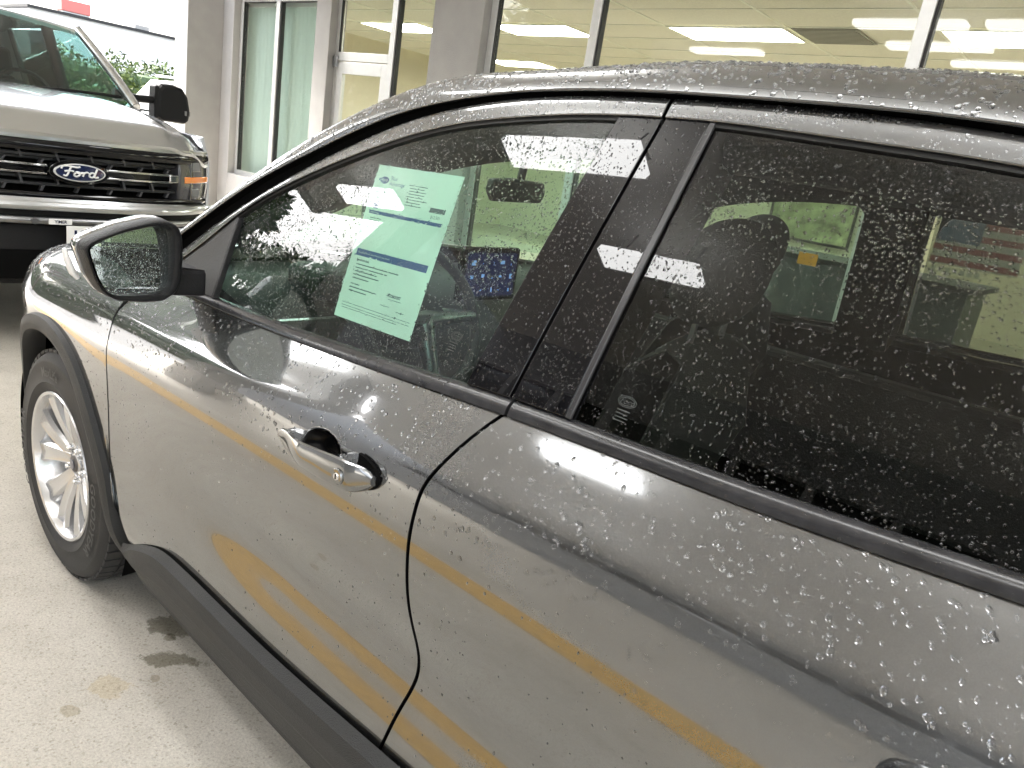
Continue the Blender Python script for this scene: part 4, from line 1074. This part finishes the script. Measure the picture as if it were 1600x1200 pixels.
b = MB(); quad(b, .09, .15, .235, .285, .0008, 2); b.build('ribbon_mark', INK, ps)
b = MB(); quad(b, .76, .93, .215, .245, .0008, 2); b.build('black_tab', INKD, ps)
t_('$12,501', .845, .272, .034, INKD, align='CENTER')
for k in range(5):
    b = MB(); quad(b, .09, .24 - .02 * (k % 3), .345 + k * .016, .3495 + k * .016, .0008, 2); b.build('print_line', INKD, ps)
t_('Benefits Include', .09, .625, .026, INKD, .001)
for k, wd in enumerate((.55, .42, .30, .34, .22)):
    b = MB(); quad(b, .10, .10 + wd, .650 + k * .022, .656 + k * .022, .0008, 2); b.build('print_line', INKD, ps)
for k, wd in enumerate((.12, .36, .24)):
    b = MB(); quad(b, .10, .10 + wd, .775 + k * .022, .781 + k * .022, .0008, 2); b.build('print_line', INKD, ps)
text('print', 'ECOBOOST', .030, INKD, ps, lambda x, y, d: SH(.60 + x, .785 - y / 1.25, .0009), bold=.0015, align='LEFT')
for (u0, u1, v) in ((.62, .78, .805), (.55, .66, .85), (.75, .86, .865), (.06, .94, .900), (.06, .94, .918), (.07, .80, .932)):
    b = MB(); quad(b, u0, u1, v, v + .003, .0008, 3); b.build('print_line', INKD, ps)
# glass maker's etching
def etch(par, cx, cz, s):
    def fn(x, y, d): return SP(cx + x * s, cz + y * s, -.0035)
    b = MB(); N = 28
    for (rx, ry) in ((.026, .013), (.022, .010)):
        for k in range(N):
            a, c = 2 * math.pi * k / N, 2 * math.pi * (k + 1) / N
            b.add([fn(rx * math.cos(a), .03 + ry * math.sin(a), 0), fn(rx * math.cos(c), .03 + ry * math.sin(c), 0), fn((rx - .0016) * math.cos(c), .03 + (ry - .0016) * math.sin(c), 0), fn((rx - .0016) * math.cos(a), .03 + (ry - .0016) * math.sin(a), 0)], [(0, 1, 2, 3)])
    for k in range(4): b.add([fn(-.018, .008 - k * .008, 0), fn(.018 - .004 * (k % 2), .008 - k * .008, 0), fn(.018 - .004 * (k % 2), .0105 - k * .008, 0), fn(-.018, .0105 - k * .008, 0)], [(0, 1, 2, 3)])
    b.build('glass_etching', mat('etched_print', (.035, .042, .04), .7), par)
    text('glass_etching', 'Ford', .02, MATS['etched_print'], par, lambda x, y, d: fn(x, .03 + y, 0), shear=.3)
etch(rd, 1.812, 1.143, .55); etch(fd, 1.483, 1.143, .5)

# ================================================================== SILVER TRUCK nose to nose with the car
TX, TYC = -2.31, -.035
tk = empty('pickup_truck', (TX, TYC, 0)); tag(tk, 'silver pickup truck with black grille facing the grey car', 'truck')
def T(u, v, z): return (-v, u, z)
VF = lambda u: .40 * (abs(u) / .97) ** 3.2
# hood
P = []
for v in np.linspace(0, 1.42, 34):
    row = []
    for t in np.linspace(-1, 1, 45):
        u = (.872 + .055 * v / 1.42) * t; a = abs(t)
        vv = VF(u) + v * (1 - VF(u) / 1.9)
        z = 1.205 + .155 * (1 - math.exp(-v / .42)) + .02 * v / 1.4
        z += .030 * sstep(.74, .60, a) - .075 * sstep(.78, 1.0, a) - .05 * sstep(.16, 0., v)
        row.append(T(u, vv, z))
    P.append(row)
MB().shell(P, -.02).build('hood', TRUCKP, tk, smooth=40)
# hood nose trim below leading edge
def strip(name, u0, u1, z0, z1, v, m, par=tk, n=40, th=.03, bulge=.0, bevel=.003):
    P = []
    for u in np.linspace(u0, u1, n):
        P.append([T(u, VF(u) + v - bulge * math.sin(math.pi * t), z0 + (z1 - z0) * t) for t in np.linspace(0, 1, 5)])
    return MB().shell(P, th).build(name, m, par, smooth=45, bevel=bevel)
strip('hood_lip', -.87, .87, 1.148, 1.172, .012, TRUCKP)
gr = strip('grille', -.62, .62, .845, 1.146, .13, DARK)
strip('grille_top_band', -.89, .89, 1.088, 1.147, .02, GLOSSBLK, gr, bulge=.012)
strip('grille_bottom_band', -.88, .88, .838, .876, .03, GLOSSBLK, gr, bulge=.012)
GRB = mat('grille_bar_plastic', (.02, .021, .023), .3)
for z in (.915, .948, 1.048, 1.068):
    strip('grille_bar', -.63, .63, z - .009, z + .009, .055 if z not in (.948, 1.048) else .09, GRB, gr)
for z0, z1, sh in ((.880, .910, 0), (.915, .965, 1), (1.025, 1.048, 0), (1.05, 1.088, 1)):
    for k in range(9):
        u = -.70 + k * .175 + .087 * sh
        if abs(u) > .60: continue
        MB().prism([T(u - .006, VF(u) + .05, z0), T(u + .006, VF(u) + .05, z0), T(u + .02 - .026 * sh, VF(u) + .05, z1), T(u + .008 - .026 * sh, VF(u) + .05, z1)], T(0, .04, 0)).build('grille_rib', mat('grille_rib_plastic', (.06, .06, .065), .35) if 'grille_rib_plastic' not in MATS else MATS['grille_rib_plastic'], gr)
for s in (-1, 1):
    for z in (.974, 1.018):
        strip('chrome_bar', s * .15 if s > 0 else -.56, .56 if s > 0 else -.15, z - .0055, z + .0055, .028, CHROME, gr, n=24, th=.02, bevel=.002)
    strip('bar_infill', .15 if s > 0 else -.56, .56 if s > 0 else -.15, .981, 1.011, .045, GLOSSBLK, gr, n=24, th=.02)  # gloss black strip between the two chrome bars
    strip('bar_end', .535 if s > 0 else -.60, .60 if s > 0 else -.535, .972, 1.020, .020, CHROME, gr, n=8, th=.02, bevel=.006)
# oval badge
bg_ = empty('oval_badge'); bg_.parent = tk
def oval(name, rx, rz, v0, v1, m): 
    n = 48; b = MB().prism([T(rx * math.cos(a), v0, .996 + rz * math.sin(a)) for a in np.linspace(0, 2 * math.pi, n, endpoint=False)], T(0, v1 - v0, 0)); return b.build(name, m, bg_, bevel=.003)
oval('badge_base', .152, .066, .0, .05, GLOSSBLK); oval('badge_rim', .132, .048, -.008, -.0005, mat('badge_white', (.72, .72, .72), .25, .3)); oval('badge_field', .122, .041, -.013, -.0085, NAVY)
STROKES = [  # flowing script, unit box about 2.3 wide, z up
    [(-.92, -.30), (-.84, -.36), (-.74, -.30), (-.66, -.05), (-.60, .20), (-.52, .42)], [(-1.02, .22), (-.98, .40), (-.80, .50), (-.52, .46), (-.22, .42), (-.06, .50)], [(-.86, .02), (-.66, .08), (-.40, .06)],
    [(-.30, -.06), (-.38, -.24), (-.30, -.36), (-.16, -.30), (-.08, -.12), (-.16, .02), (-.28, -.02), (-.10, -.06), (.06, .0)],
    [(.08, .04), (.10, -.12), (.06, -.34)], [(.08, -.16), (.18, .0), (.30, .04), (.34, -.02)],
    [(.66, .0), (.54, .04), (.42, -.10), (.42, -.28), (.52, -.36), (.64, -.26), (.72, .0), (.82, .40)], [(.72, .0), (.68, -.26), (.76, -.36), (.88, -.28)]]
b = MB()
for st_ in STROKES:
    q = np.array(st_); n = len(q); tt = np.linspace(0, n - 1, n * 6); fx_, fz_ = spline(range(n), q[:, 0]), spline(range(n), q[:, 1])
    b.tube([T((float(fx_(t)) + .04) * .098, -.0150, .998 + float(fz_(t)) * .062 + .001) for t in tt], .0054, 6)
b.build('badge_script', mat('badge_script_white', (.8, .8, .8), .3), bg_, smooth=60)
# headlights
for s in (-1, 1):
    def S_(u0, u1, z0, z1, v, name, m, par, th=.03, bulge=0., bevel=.004): return strip(name, min(s * u0, s * u1), max(s * u0, s * u1), z0, z1, v, m, par, n=14, th=th, bulge=bulge, bevel=bevel)
    h = S_(.605, .905, .845, 1.125, .035, 'headlight', LENS, tk, th=.10, bulge=.02, bevel=.012)
    S_(.715, .795, 1.045, 1.105, .012, 'projector', PROJ, h, th=.02); S_(.715, .795, .885, .940, .012, 'projector', PROJ, h, th=.02)
    S_(.645, .895, .972, 1.012, .012, 'turn_signal', AMBER, h, th=.02, bevel=.006)
    S_(.70, .705, .87, 1.11, .013, 'lens_divider', SATIN, h, th=.01, bevel=.001)
# bumper
bp = strip('bumper', -.92, .92, .785, .834, -.03, TRUCKP, tk, th=.10, bulge=.02, bevel=.004)
strip('bumper_slot', -.86, .86, .746, .784, .015, BLKPL, bp, th=.05)
strip('bumper_chrome', -.86, .86, .712, .746, -.015, SATIN, bp, th=.06, bulge=.012, bevel=.008)
strip('air_dam', -.92, .92, .36, .711, .06, BLKPL, bp, th=.08, bulge=.02, bevel=.02)
strip('tow_opening', -.6, .6, .40, .56, .03, DARK, bp, th=.02)
for s in (-1, 1): MB().tube([T(.50 * s, .02, .47), T(.50 * s, -.03, .47), T(.56 * s, -.03, .47), T(.56 * s, .02, .47)], .012, 8).build('tow_hook', SATIN, bp, smooth=60)
MB().lathe_y([(0, -.004), (.016, -.004), (.018, 0), (.018, .01)], 20).build('parking_sensor', SATIN, bp).matrix_basis = Matrix.Translation(T(-.235, -.035, .729)) @ Matrix.Rotation(R_(90), 4, 'Z')
tg = MB().box(*sorted((.040, .032)), -.17, -.055, .714, .744).build('bumper_tag', WHITEP, bp, bevel=.002)
text('tag_text', 'YIMER', .022, NAVY, bp, lambda x, y, d: (.0412, -.112 + x, .729 + y), bold=.0006)
pt = MB().box(.035, .045, -.085, .22, .553, .710).build('number_plate', WHITEP, bp, bevel=.004)
text('plate_text', 'KEIS', .085, NAVY, bp, lambda x, y, d: (.0465, -.05 + x, .652 + y), bold=.003, align='LEFT')
# fenders, cab, bed
def side(u): return u
b = MB()
for s in (-1, 1):
    P = []
    for v in np.linspace(.36, 1.95, 30):
        row = []
        for z in np.linspace(.55, 1.25, 10):
            row.append(T(s * (.90 + .09 * sstep(.3, .9, v) - .05 * sstep(1.08, 1.27, z)), v, z))
        P.append(row)
    MB().shell(P if s < 0 else P[::-1], .02).build('front_fender', TRUCKP, tk, smooth=45)
    P = [[T(s * (.99 - .03 * sstep(1.1, 1.3, z)), v, z) for z in np.linspace(.45, 1.36, 10)] for v in np.linspace(1.95, 4.2, 8)]
    d = MB().shell(P if s < 0 else P[::-1], .04).build('door', TRUCKP, tk, smooth=45)
    MB().box(-2.85, -2.65, s * .99 - .02, s * .99 + .02, 1.08, 1.12).build('door_handle', TRUCKP, d, bevel=.008)
    P = [[T(s * .985, v, z) for z in np.linspace(.55, 1.30, 6)] for v in np.linspace(4.22, 5.9, 6)]
    MB().shell(P if s < 0 else P[::-1], .05).build('bed_side', TRUCKP, tk, smooth=45)
MB().box(-5.95, -5.88, -.98, .98, .6, 1.3).build('tailgate', TRUCKP, tk, bevel=.02); MB().box(-5.87, -4.3, -.93, .93, .62, .70).build('bed_floor', BLKPL, tk)
MB().box(-5.8, -.3, -.72, .72, .38, .56).build('chassis', DARK, tk)
MB().box(-1.3, -.35, -.90, .90, .60, 1.12).build('engine_bay', DARK, tk)
# greenhouse
A0 = [(.91, 1.52, 1.375), (.79, 2.28, 1.845)]   # (u, v, z) base and top of the windshield edge
def wsrow(t):
    u = A0[0][0] + (A0[1][0] - A0[0][0]) * t; v = A0[0][1] + (A0[1][1] - A0[0][1]) * t; z = A0[0][2] + (A0[1][2] - A0[0][2]) * (t + .12 * t * (1 - t)); return u, v, z
P = []
for t in np.linspace(0, 1, 16):
    u, v, z = wsrow(t); P.append([T(u * q, v - .16 * (1 - q * q), z + .035 * (1 - q * q) * t) for q in np.linspace(-1, 1, 25)])
MB().shell(P, -.006).build('windshield', GLT, tk, smooth=50)
P = [[T(u * q, v, z + .045 * (1 - q * q) * (1 if v > 2 else 1)) for q in np.linspace(-1, 1, 21)] for (u, v, z) in ((.79, 2.26, 1.86), (.77, 2.5, 1.885), (.76, 3.0, 1.90), (.76, 3.8, 1.885), (.77, 4.1, 1.84))]
MB().shell(P, -.04).build('roof', TRUCKP, tk, smooth=50)
for s in (-1, 1):
    MB().tube([T(s * (.92 - .12 * t) , 1.50 + .78 * t, 1.365 + (1.865 - 1.365) * (t + .12 * t * (1 - t))) for t in np.linspace(0, 1, 12)], .035, 8).build('front_pillar', TRUCKP, tk, smooth=60)
    MB().tube([T(s * .94, 2.95, 1.33), T(s * .79, 2.95, 1.87)], .045, 8).build('centre_pillar', INTBLK, tk, smooth=60)
    MB().tube([T(s * .94, 4.1, 1.33), T(s * .78, 4.05, 1.85)], .07, 8).build('rear_pillar', TRUCKP, tk, smooth=60)
    MB().prism([T(s * .935, 1.62, 1.36), T(s * .935, 2.94, 1.36), T(s * .79, 2.94, 1.85), T(s * .79, 2.36, 1.85)], (0, .006, 0)).build('side_window', GLT, tk)
    MB().prism([T(s * .935, 2.95, 1.36), T(s * .935, 4.05, 1.36), T(s * .79, 4.0, 1.85), T(s * .79, 2.95, 1.85)], (0, .006, 0)).build('side_window', GLTD, tk)
MB().prism([T(-.88, 4.12, 1.34), T(.88, 4.12, 1.34), T(.75, 4.08, 1.86), T(-.75, 4.08, 1.86)], T(0, .01, 0)).build('rear_window', GLTD, tk)
P = [[T(u, v, z) for u in np.linspace(-.9, .9, 9)] for v, z in ((1.42, 1.34), (1.6, 1.36), (1.95, 1.35), (2.05, 1.2), (2.05, .9))]
MB().shell(P, -.02).build('dashboard', INTBLK, tk, smooth=50)
for s in (-1, 1):
    q = MB(); q.prism([T(s * .42 - .25, 2.75, .8), T(s * .42 + .25, 2.75, .8), T(s * .42 + .22, 2.95, 1.42), T(s * .42 - .22, 2.95, 1.42)], T(0, .12, 0)); q = q.build('seat_back', SEATF, tk, bevel=.03)
    MB().prism([T(s * .42 - .14, 2.98, 1.46), T(s * .42 + .14, 2.98, 1.46), T(s * .42 + .12, 3.0, 1.66), T(s * .42 - .12, 3.0, 1.66)], T(0, .09, 0)).build('headrest', SEATF, q, bevel=.03)
    MB().prism([T(s * .5 - .36, 3.85, .8), T(s * .5 + .36, 3.85, .8), T(s * .5 + .34, 3.95, 1.45), T(s * .5 - .34, 3.95, 1.45)], T(0, .1, 0)).build('seat_back', SEATF, tk, bevel=.03)
MB().tube([T(.40 + .19 * math.cos(a), 2.22 + .07 * math.sin(a), 1.33 + .17 * math.sin(a)) for a in np.linspace(0, 2 * math.pi, 25)], .015, 6, cap=False).build('steering_wheel', INTBLK, tk, smooth=180)
MB().prism([T(-.13, 2.1, 1.70), T(.13, 2.1, 1.70), T(.13, 2.1, 1.78), T(-.13, 2.1, 1.78)], T(0, .03, 0)).build('rear_view_mirror', INTBLK, tk, bevel=.008)
MB().box(-4.05, -1.6, -.9, .9, .55, .62).build('cab_floor', INTBLK, tk)
# cowl, wipers
strip2 = MB().shell([[T(u, 1.36 + .0 - .12 * (1 - (u / .9) ** 2) + w, 1.352 + .01 * (w > .05)) for w in (0, .09, .2)] for u in np.linspace(-.9, .9, 25)], .02).build('cowl', BLKPL, tk, smooth=50)
for (u0, u1) in ((-.75, -.05), (.08, .80)):
    w = MB().tube([T(u0 + (u1 - u0) * t, 1.50 - .15 * (1 - ((u0 + (u1 - u0) * t) / .9) ** 2) + .02 - .05 * (1 - t), 1.385 + .01 * math.sin(3 * t) + .035 * t) for t in np.linspace(0, 1, 12)], .011, 6).build('wiper', BLKPL, tk)
# tow mirrors
for s in (-1, 1):
    m_ = empty('tow_mirror'); m_.parent = tk
    MB().tube([T(s * .93, 1.95, 1.44), T(s * 1.10, 1.93, 1.43), T(s * 1.22, 1.92, 1.44)], [.045, .03, .03], 8).build('arm', BLKPL, m_, smooth=60)
    pr = [(1.235, 1.31), (1.225, 1.42), (1.235, 1.53), (1.27, 1.575), (1.36, 1.58), (1.44, 1.56), (1.485, 1.50), (1.505, 1.40), (1.50, 1.31), (1.46, 1.285), (1.28, 1.285)]
    MB().prism([T(s * u, 1.85, z) for u, z in pr], T(0, .16, 0)).build('housing', BLKPL, m_, bevel=.03)
    MB().prism([T(s * 1.215, 1.87, 1.30), T(s * 1.245, 1.86, 1.30), T(s * 1.245, 1.86, 1.56), T(s * 1.22, 1.87, 1.55)], T(0, .12, 0)).build('inner_shell', BLKPL, m_, bevel=.01)
    MB().prism([T(s * 1.45, 1.835, 1.352), T(s * 1.515, 1.88, 1.352), T(s * 1.515, 1.88, 1.392), T(s * 1.45, 1.835, 1.392)], T(0, .02, 0)).build('marker_lamp', CLEARL, m_, bevel=.004)
# wheels
for v in (1.0, 4.72):
    for s in (-1, 1):
        w = empty('wheel', (-v, s * .86, .40)); w.parent = tk; w.rotation_euler = (0, 0, math.pi if s > 0 else 0)
        MB().lathe_y([(.24, .13), (.36, .135), (.395, .11), (.402, .05), (.402, -.05), (.395, -.11), (.36, -.135), (.25, -.13), (.235, -.11)], 48).build('tyre', RUBBER, w, smooth=40)
        MB().lathe_y([(0, -.05), (.08, -.06), (.10, -.04), (.19, -.03), (.225, -.10), (.24, -.115), (.235, -.05), (.22, .1)], 40).build('rim', ALLOY, w, smooth=40)

# ================================================================== RAIN
def dens_door(x, z):
    """beads sit dense on the shoulder, sparse and tiny on the upright flank"""
    if z > .93: return 4800
    return 550 + 4300 * sstep(.85, .955, z - .02 * (x - 1)) + 1500 * (mnoise.noise((x * 3, z * 3, 0)) > .15)
def sample(P, dens, r0, r1, hgt):
    n, m, _ = P.shape; A = P[:-1, :-1]; B = P[1:, :-1]; C_ = P[1:, 1:]; D = P[:-1, 1:]
    nr = np.cross(C_ - A, D - B); area = .5 * np.linalg.norm(nr, axis=2); nn = nr / np.maximum(1e-12, 2 * area[..., None])
    mid = (A + B + C_ + D) / 4
    if dens is None: dn = np.array([[dens_door(float(p[0]), float(p[2])) for p in r] for r in mid])
    else: dn = np.full(area.shape, float(dens))
    cl = np.array([[.55 + 1.1 * max(0, .5 + mnoise.noise((float(p[0]) * 9, float(p[1]) * 9, float(p[2]) * 9))) for p in r] for r in mid])
    lam = (area * dn * cl).ravel(); k = nrng.poisson(lam); idx = np.repeat(np.arange(lam.size), k); N = len(idx)
    s, t = nrng.random(N)[:, None], nrng.random(N)[:, None]
    f = lambda X: X.reshape(-1, 3)[idx]
    p = f(A) * (1 - s) * (1 - t) + f(B) * s * (1 - t) + f(C_) * s * t + f(D) * (1 - s) * t
    rad = r0 + (r1 - r0) * nrng.random(N) ** 2.2
    if dens is None: rad = np.where(p[:, 2] < .88, rad * .62, rad)
    return p, nn.reshape(-1, 3)[idx], rad, np.full(N, hgt)
ps_, ns_, rs_, hs_ = [np.concatenate(q) for q in zip(*[sample(*d) for d in DROPS])]
NS = 8
def rain(p, nrm, rad, hg):
    N = len(p); down = np.array((0, 0, -1.)); e1 = down - nrm * (nrm @ down)[:, None]; e1 += 1e-4; e1 /= np.linalg.norm(e1, axis=1)[:, None]; e2 = np.cross(nrm, e1)
    st = 1 + .5 * nrng.random(N) ** 2; wob = 1 + .13 * nrng.normal(size=(N, NS))
    V = np.zeros((N, 2 * NS + 1, 3)); hh = rad * hg * (.8 + .4 * nrng.random(N))
    for k in range(NS):
        a = 2 * math.pi * k / NS; ca, sa = math.cos(a), math.sin(a); r = rad * wob[:, k]
        dirv = e1 * (ca * st)[:, None] + e2 * sa
        V[:, k] = p + dirv * r[:, None] + nrm * .0001
        V[:, NS + k] = p + dirv * (r * .72)[:, None] + nrm * (hh * .68)[:, None]
    V[:, 2 * NS] = p + nrm * hh[:, None] + e1 * (.12 * rad)[:, None]
    q = np.array([(k, (k + 1) % NS, NS + (k + 1) % NS, NS + k) for k in range(NS)]); t3 = np.array([(NS + k, NS + (k + 1) % NS, 2 * NS) for k in range(NS)])
    off = (np.arange(N) * (2 * NS + 1))[:, None]
    loops = np.concatenate([(q.ravel()[None] + off), (t3.ravel()[None] + off)], 1).ravel()
    sizes = np.tile(np.concatenate([np.full(NS, 4), np.full(NS, 3)]), N); starts = np.concatenate([[0], np.cumsum(sizes)[:-1]])
    me = bpy.data.meshes.new('rain_drops'); me.vertices.add(N * (2 * NS + 1)); me.vertices.foreach_set('co', V.astype(np.float32).ravel())
    me.loops.add(len(loops)); me.loops.foreach_set('vertex_index', loops.astype(np.int32)); me.polygons.add(len(sizes))
    me.polygons.foreach_set('loop_start', starts.astype(np.int32)); me.polygons.foreach_set('loop_total', sizes.astype(np.int32))
    me.update(calc_edges=True); me.validate(); me.shade_smooth(); me.materials.append(WATER)
    bm = bmesh.new(); bm.from_mesh(me); bm.free()
    return link(bpy.data.objects.new('rain_drops', me), suv)
# only the side turned to the driveway needs beads
keep = (np.abs(ps_[:, 1]) > -1) & (rs_ > 0)
rd_ = rain(ps_[keep], ns_[keep], rs_[keep], hs_[keep]); rd_['kind'] = 'stuff'
print('drops', int(keep.sum()))
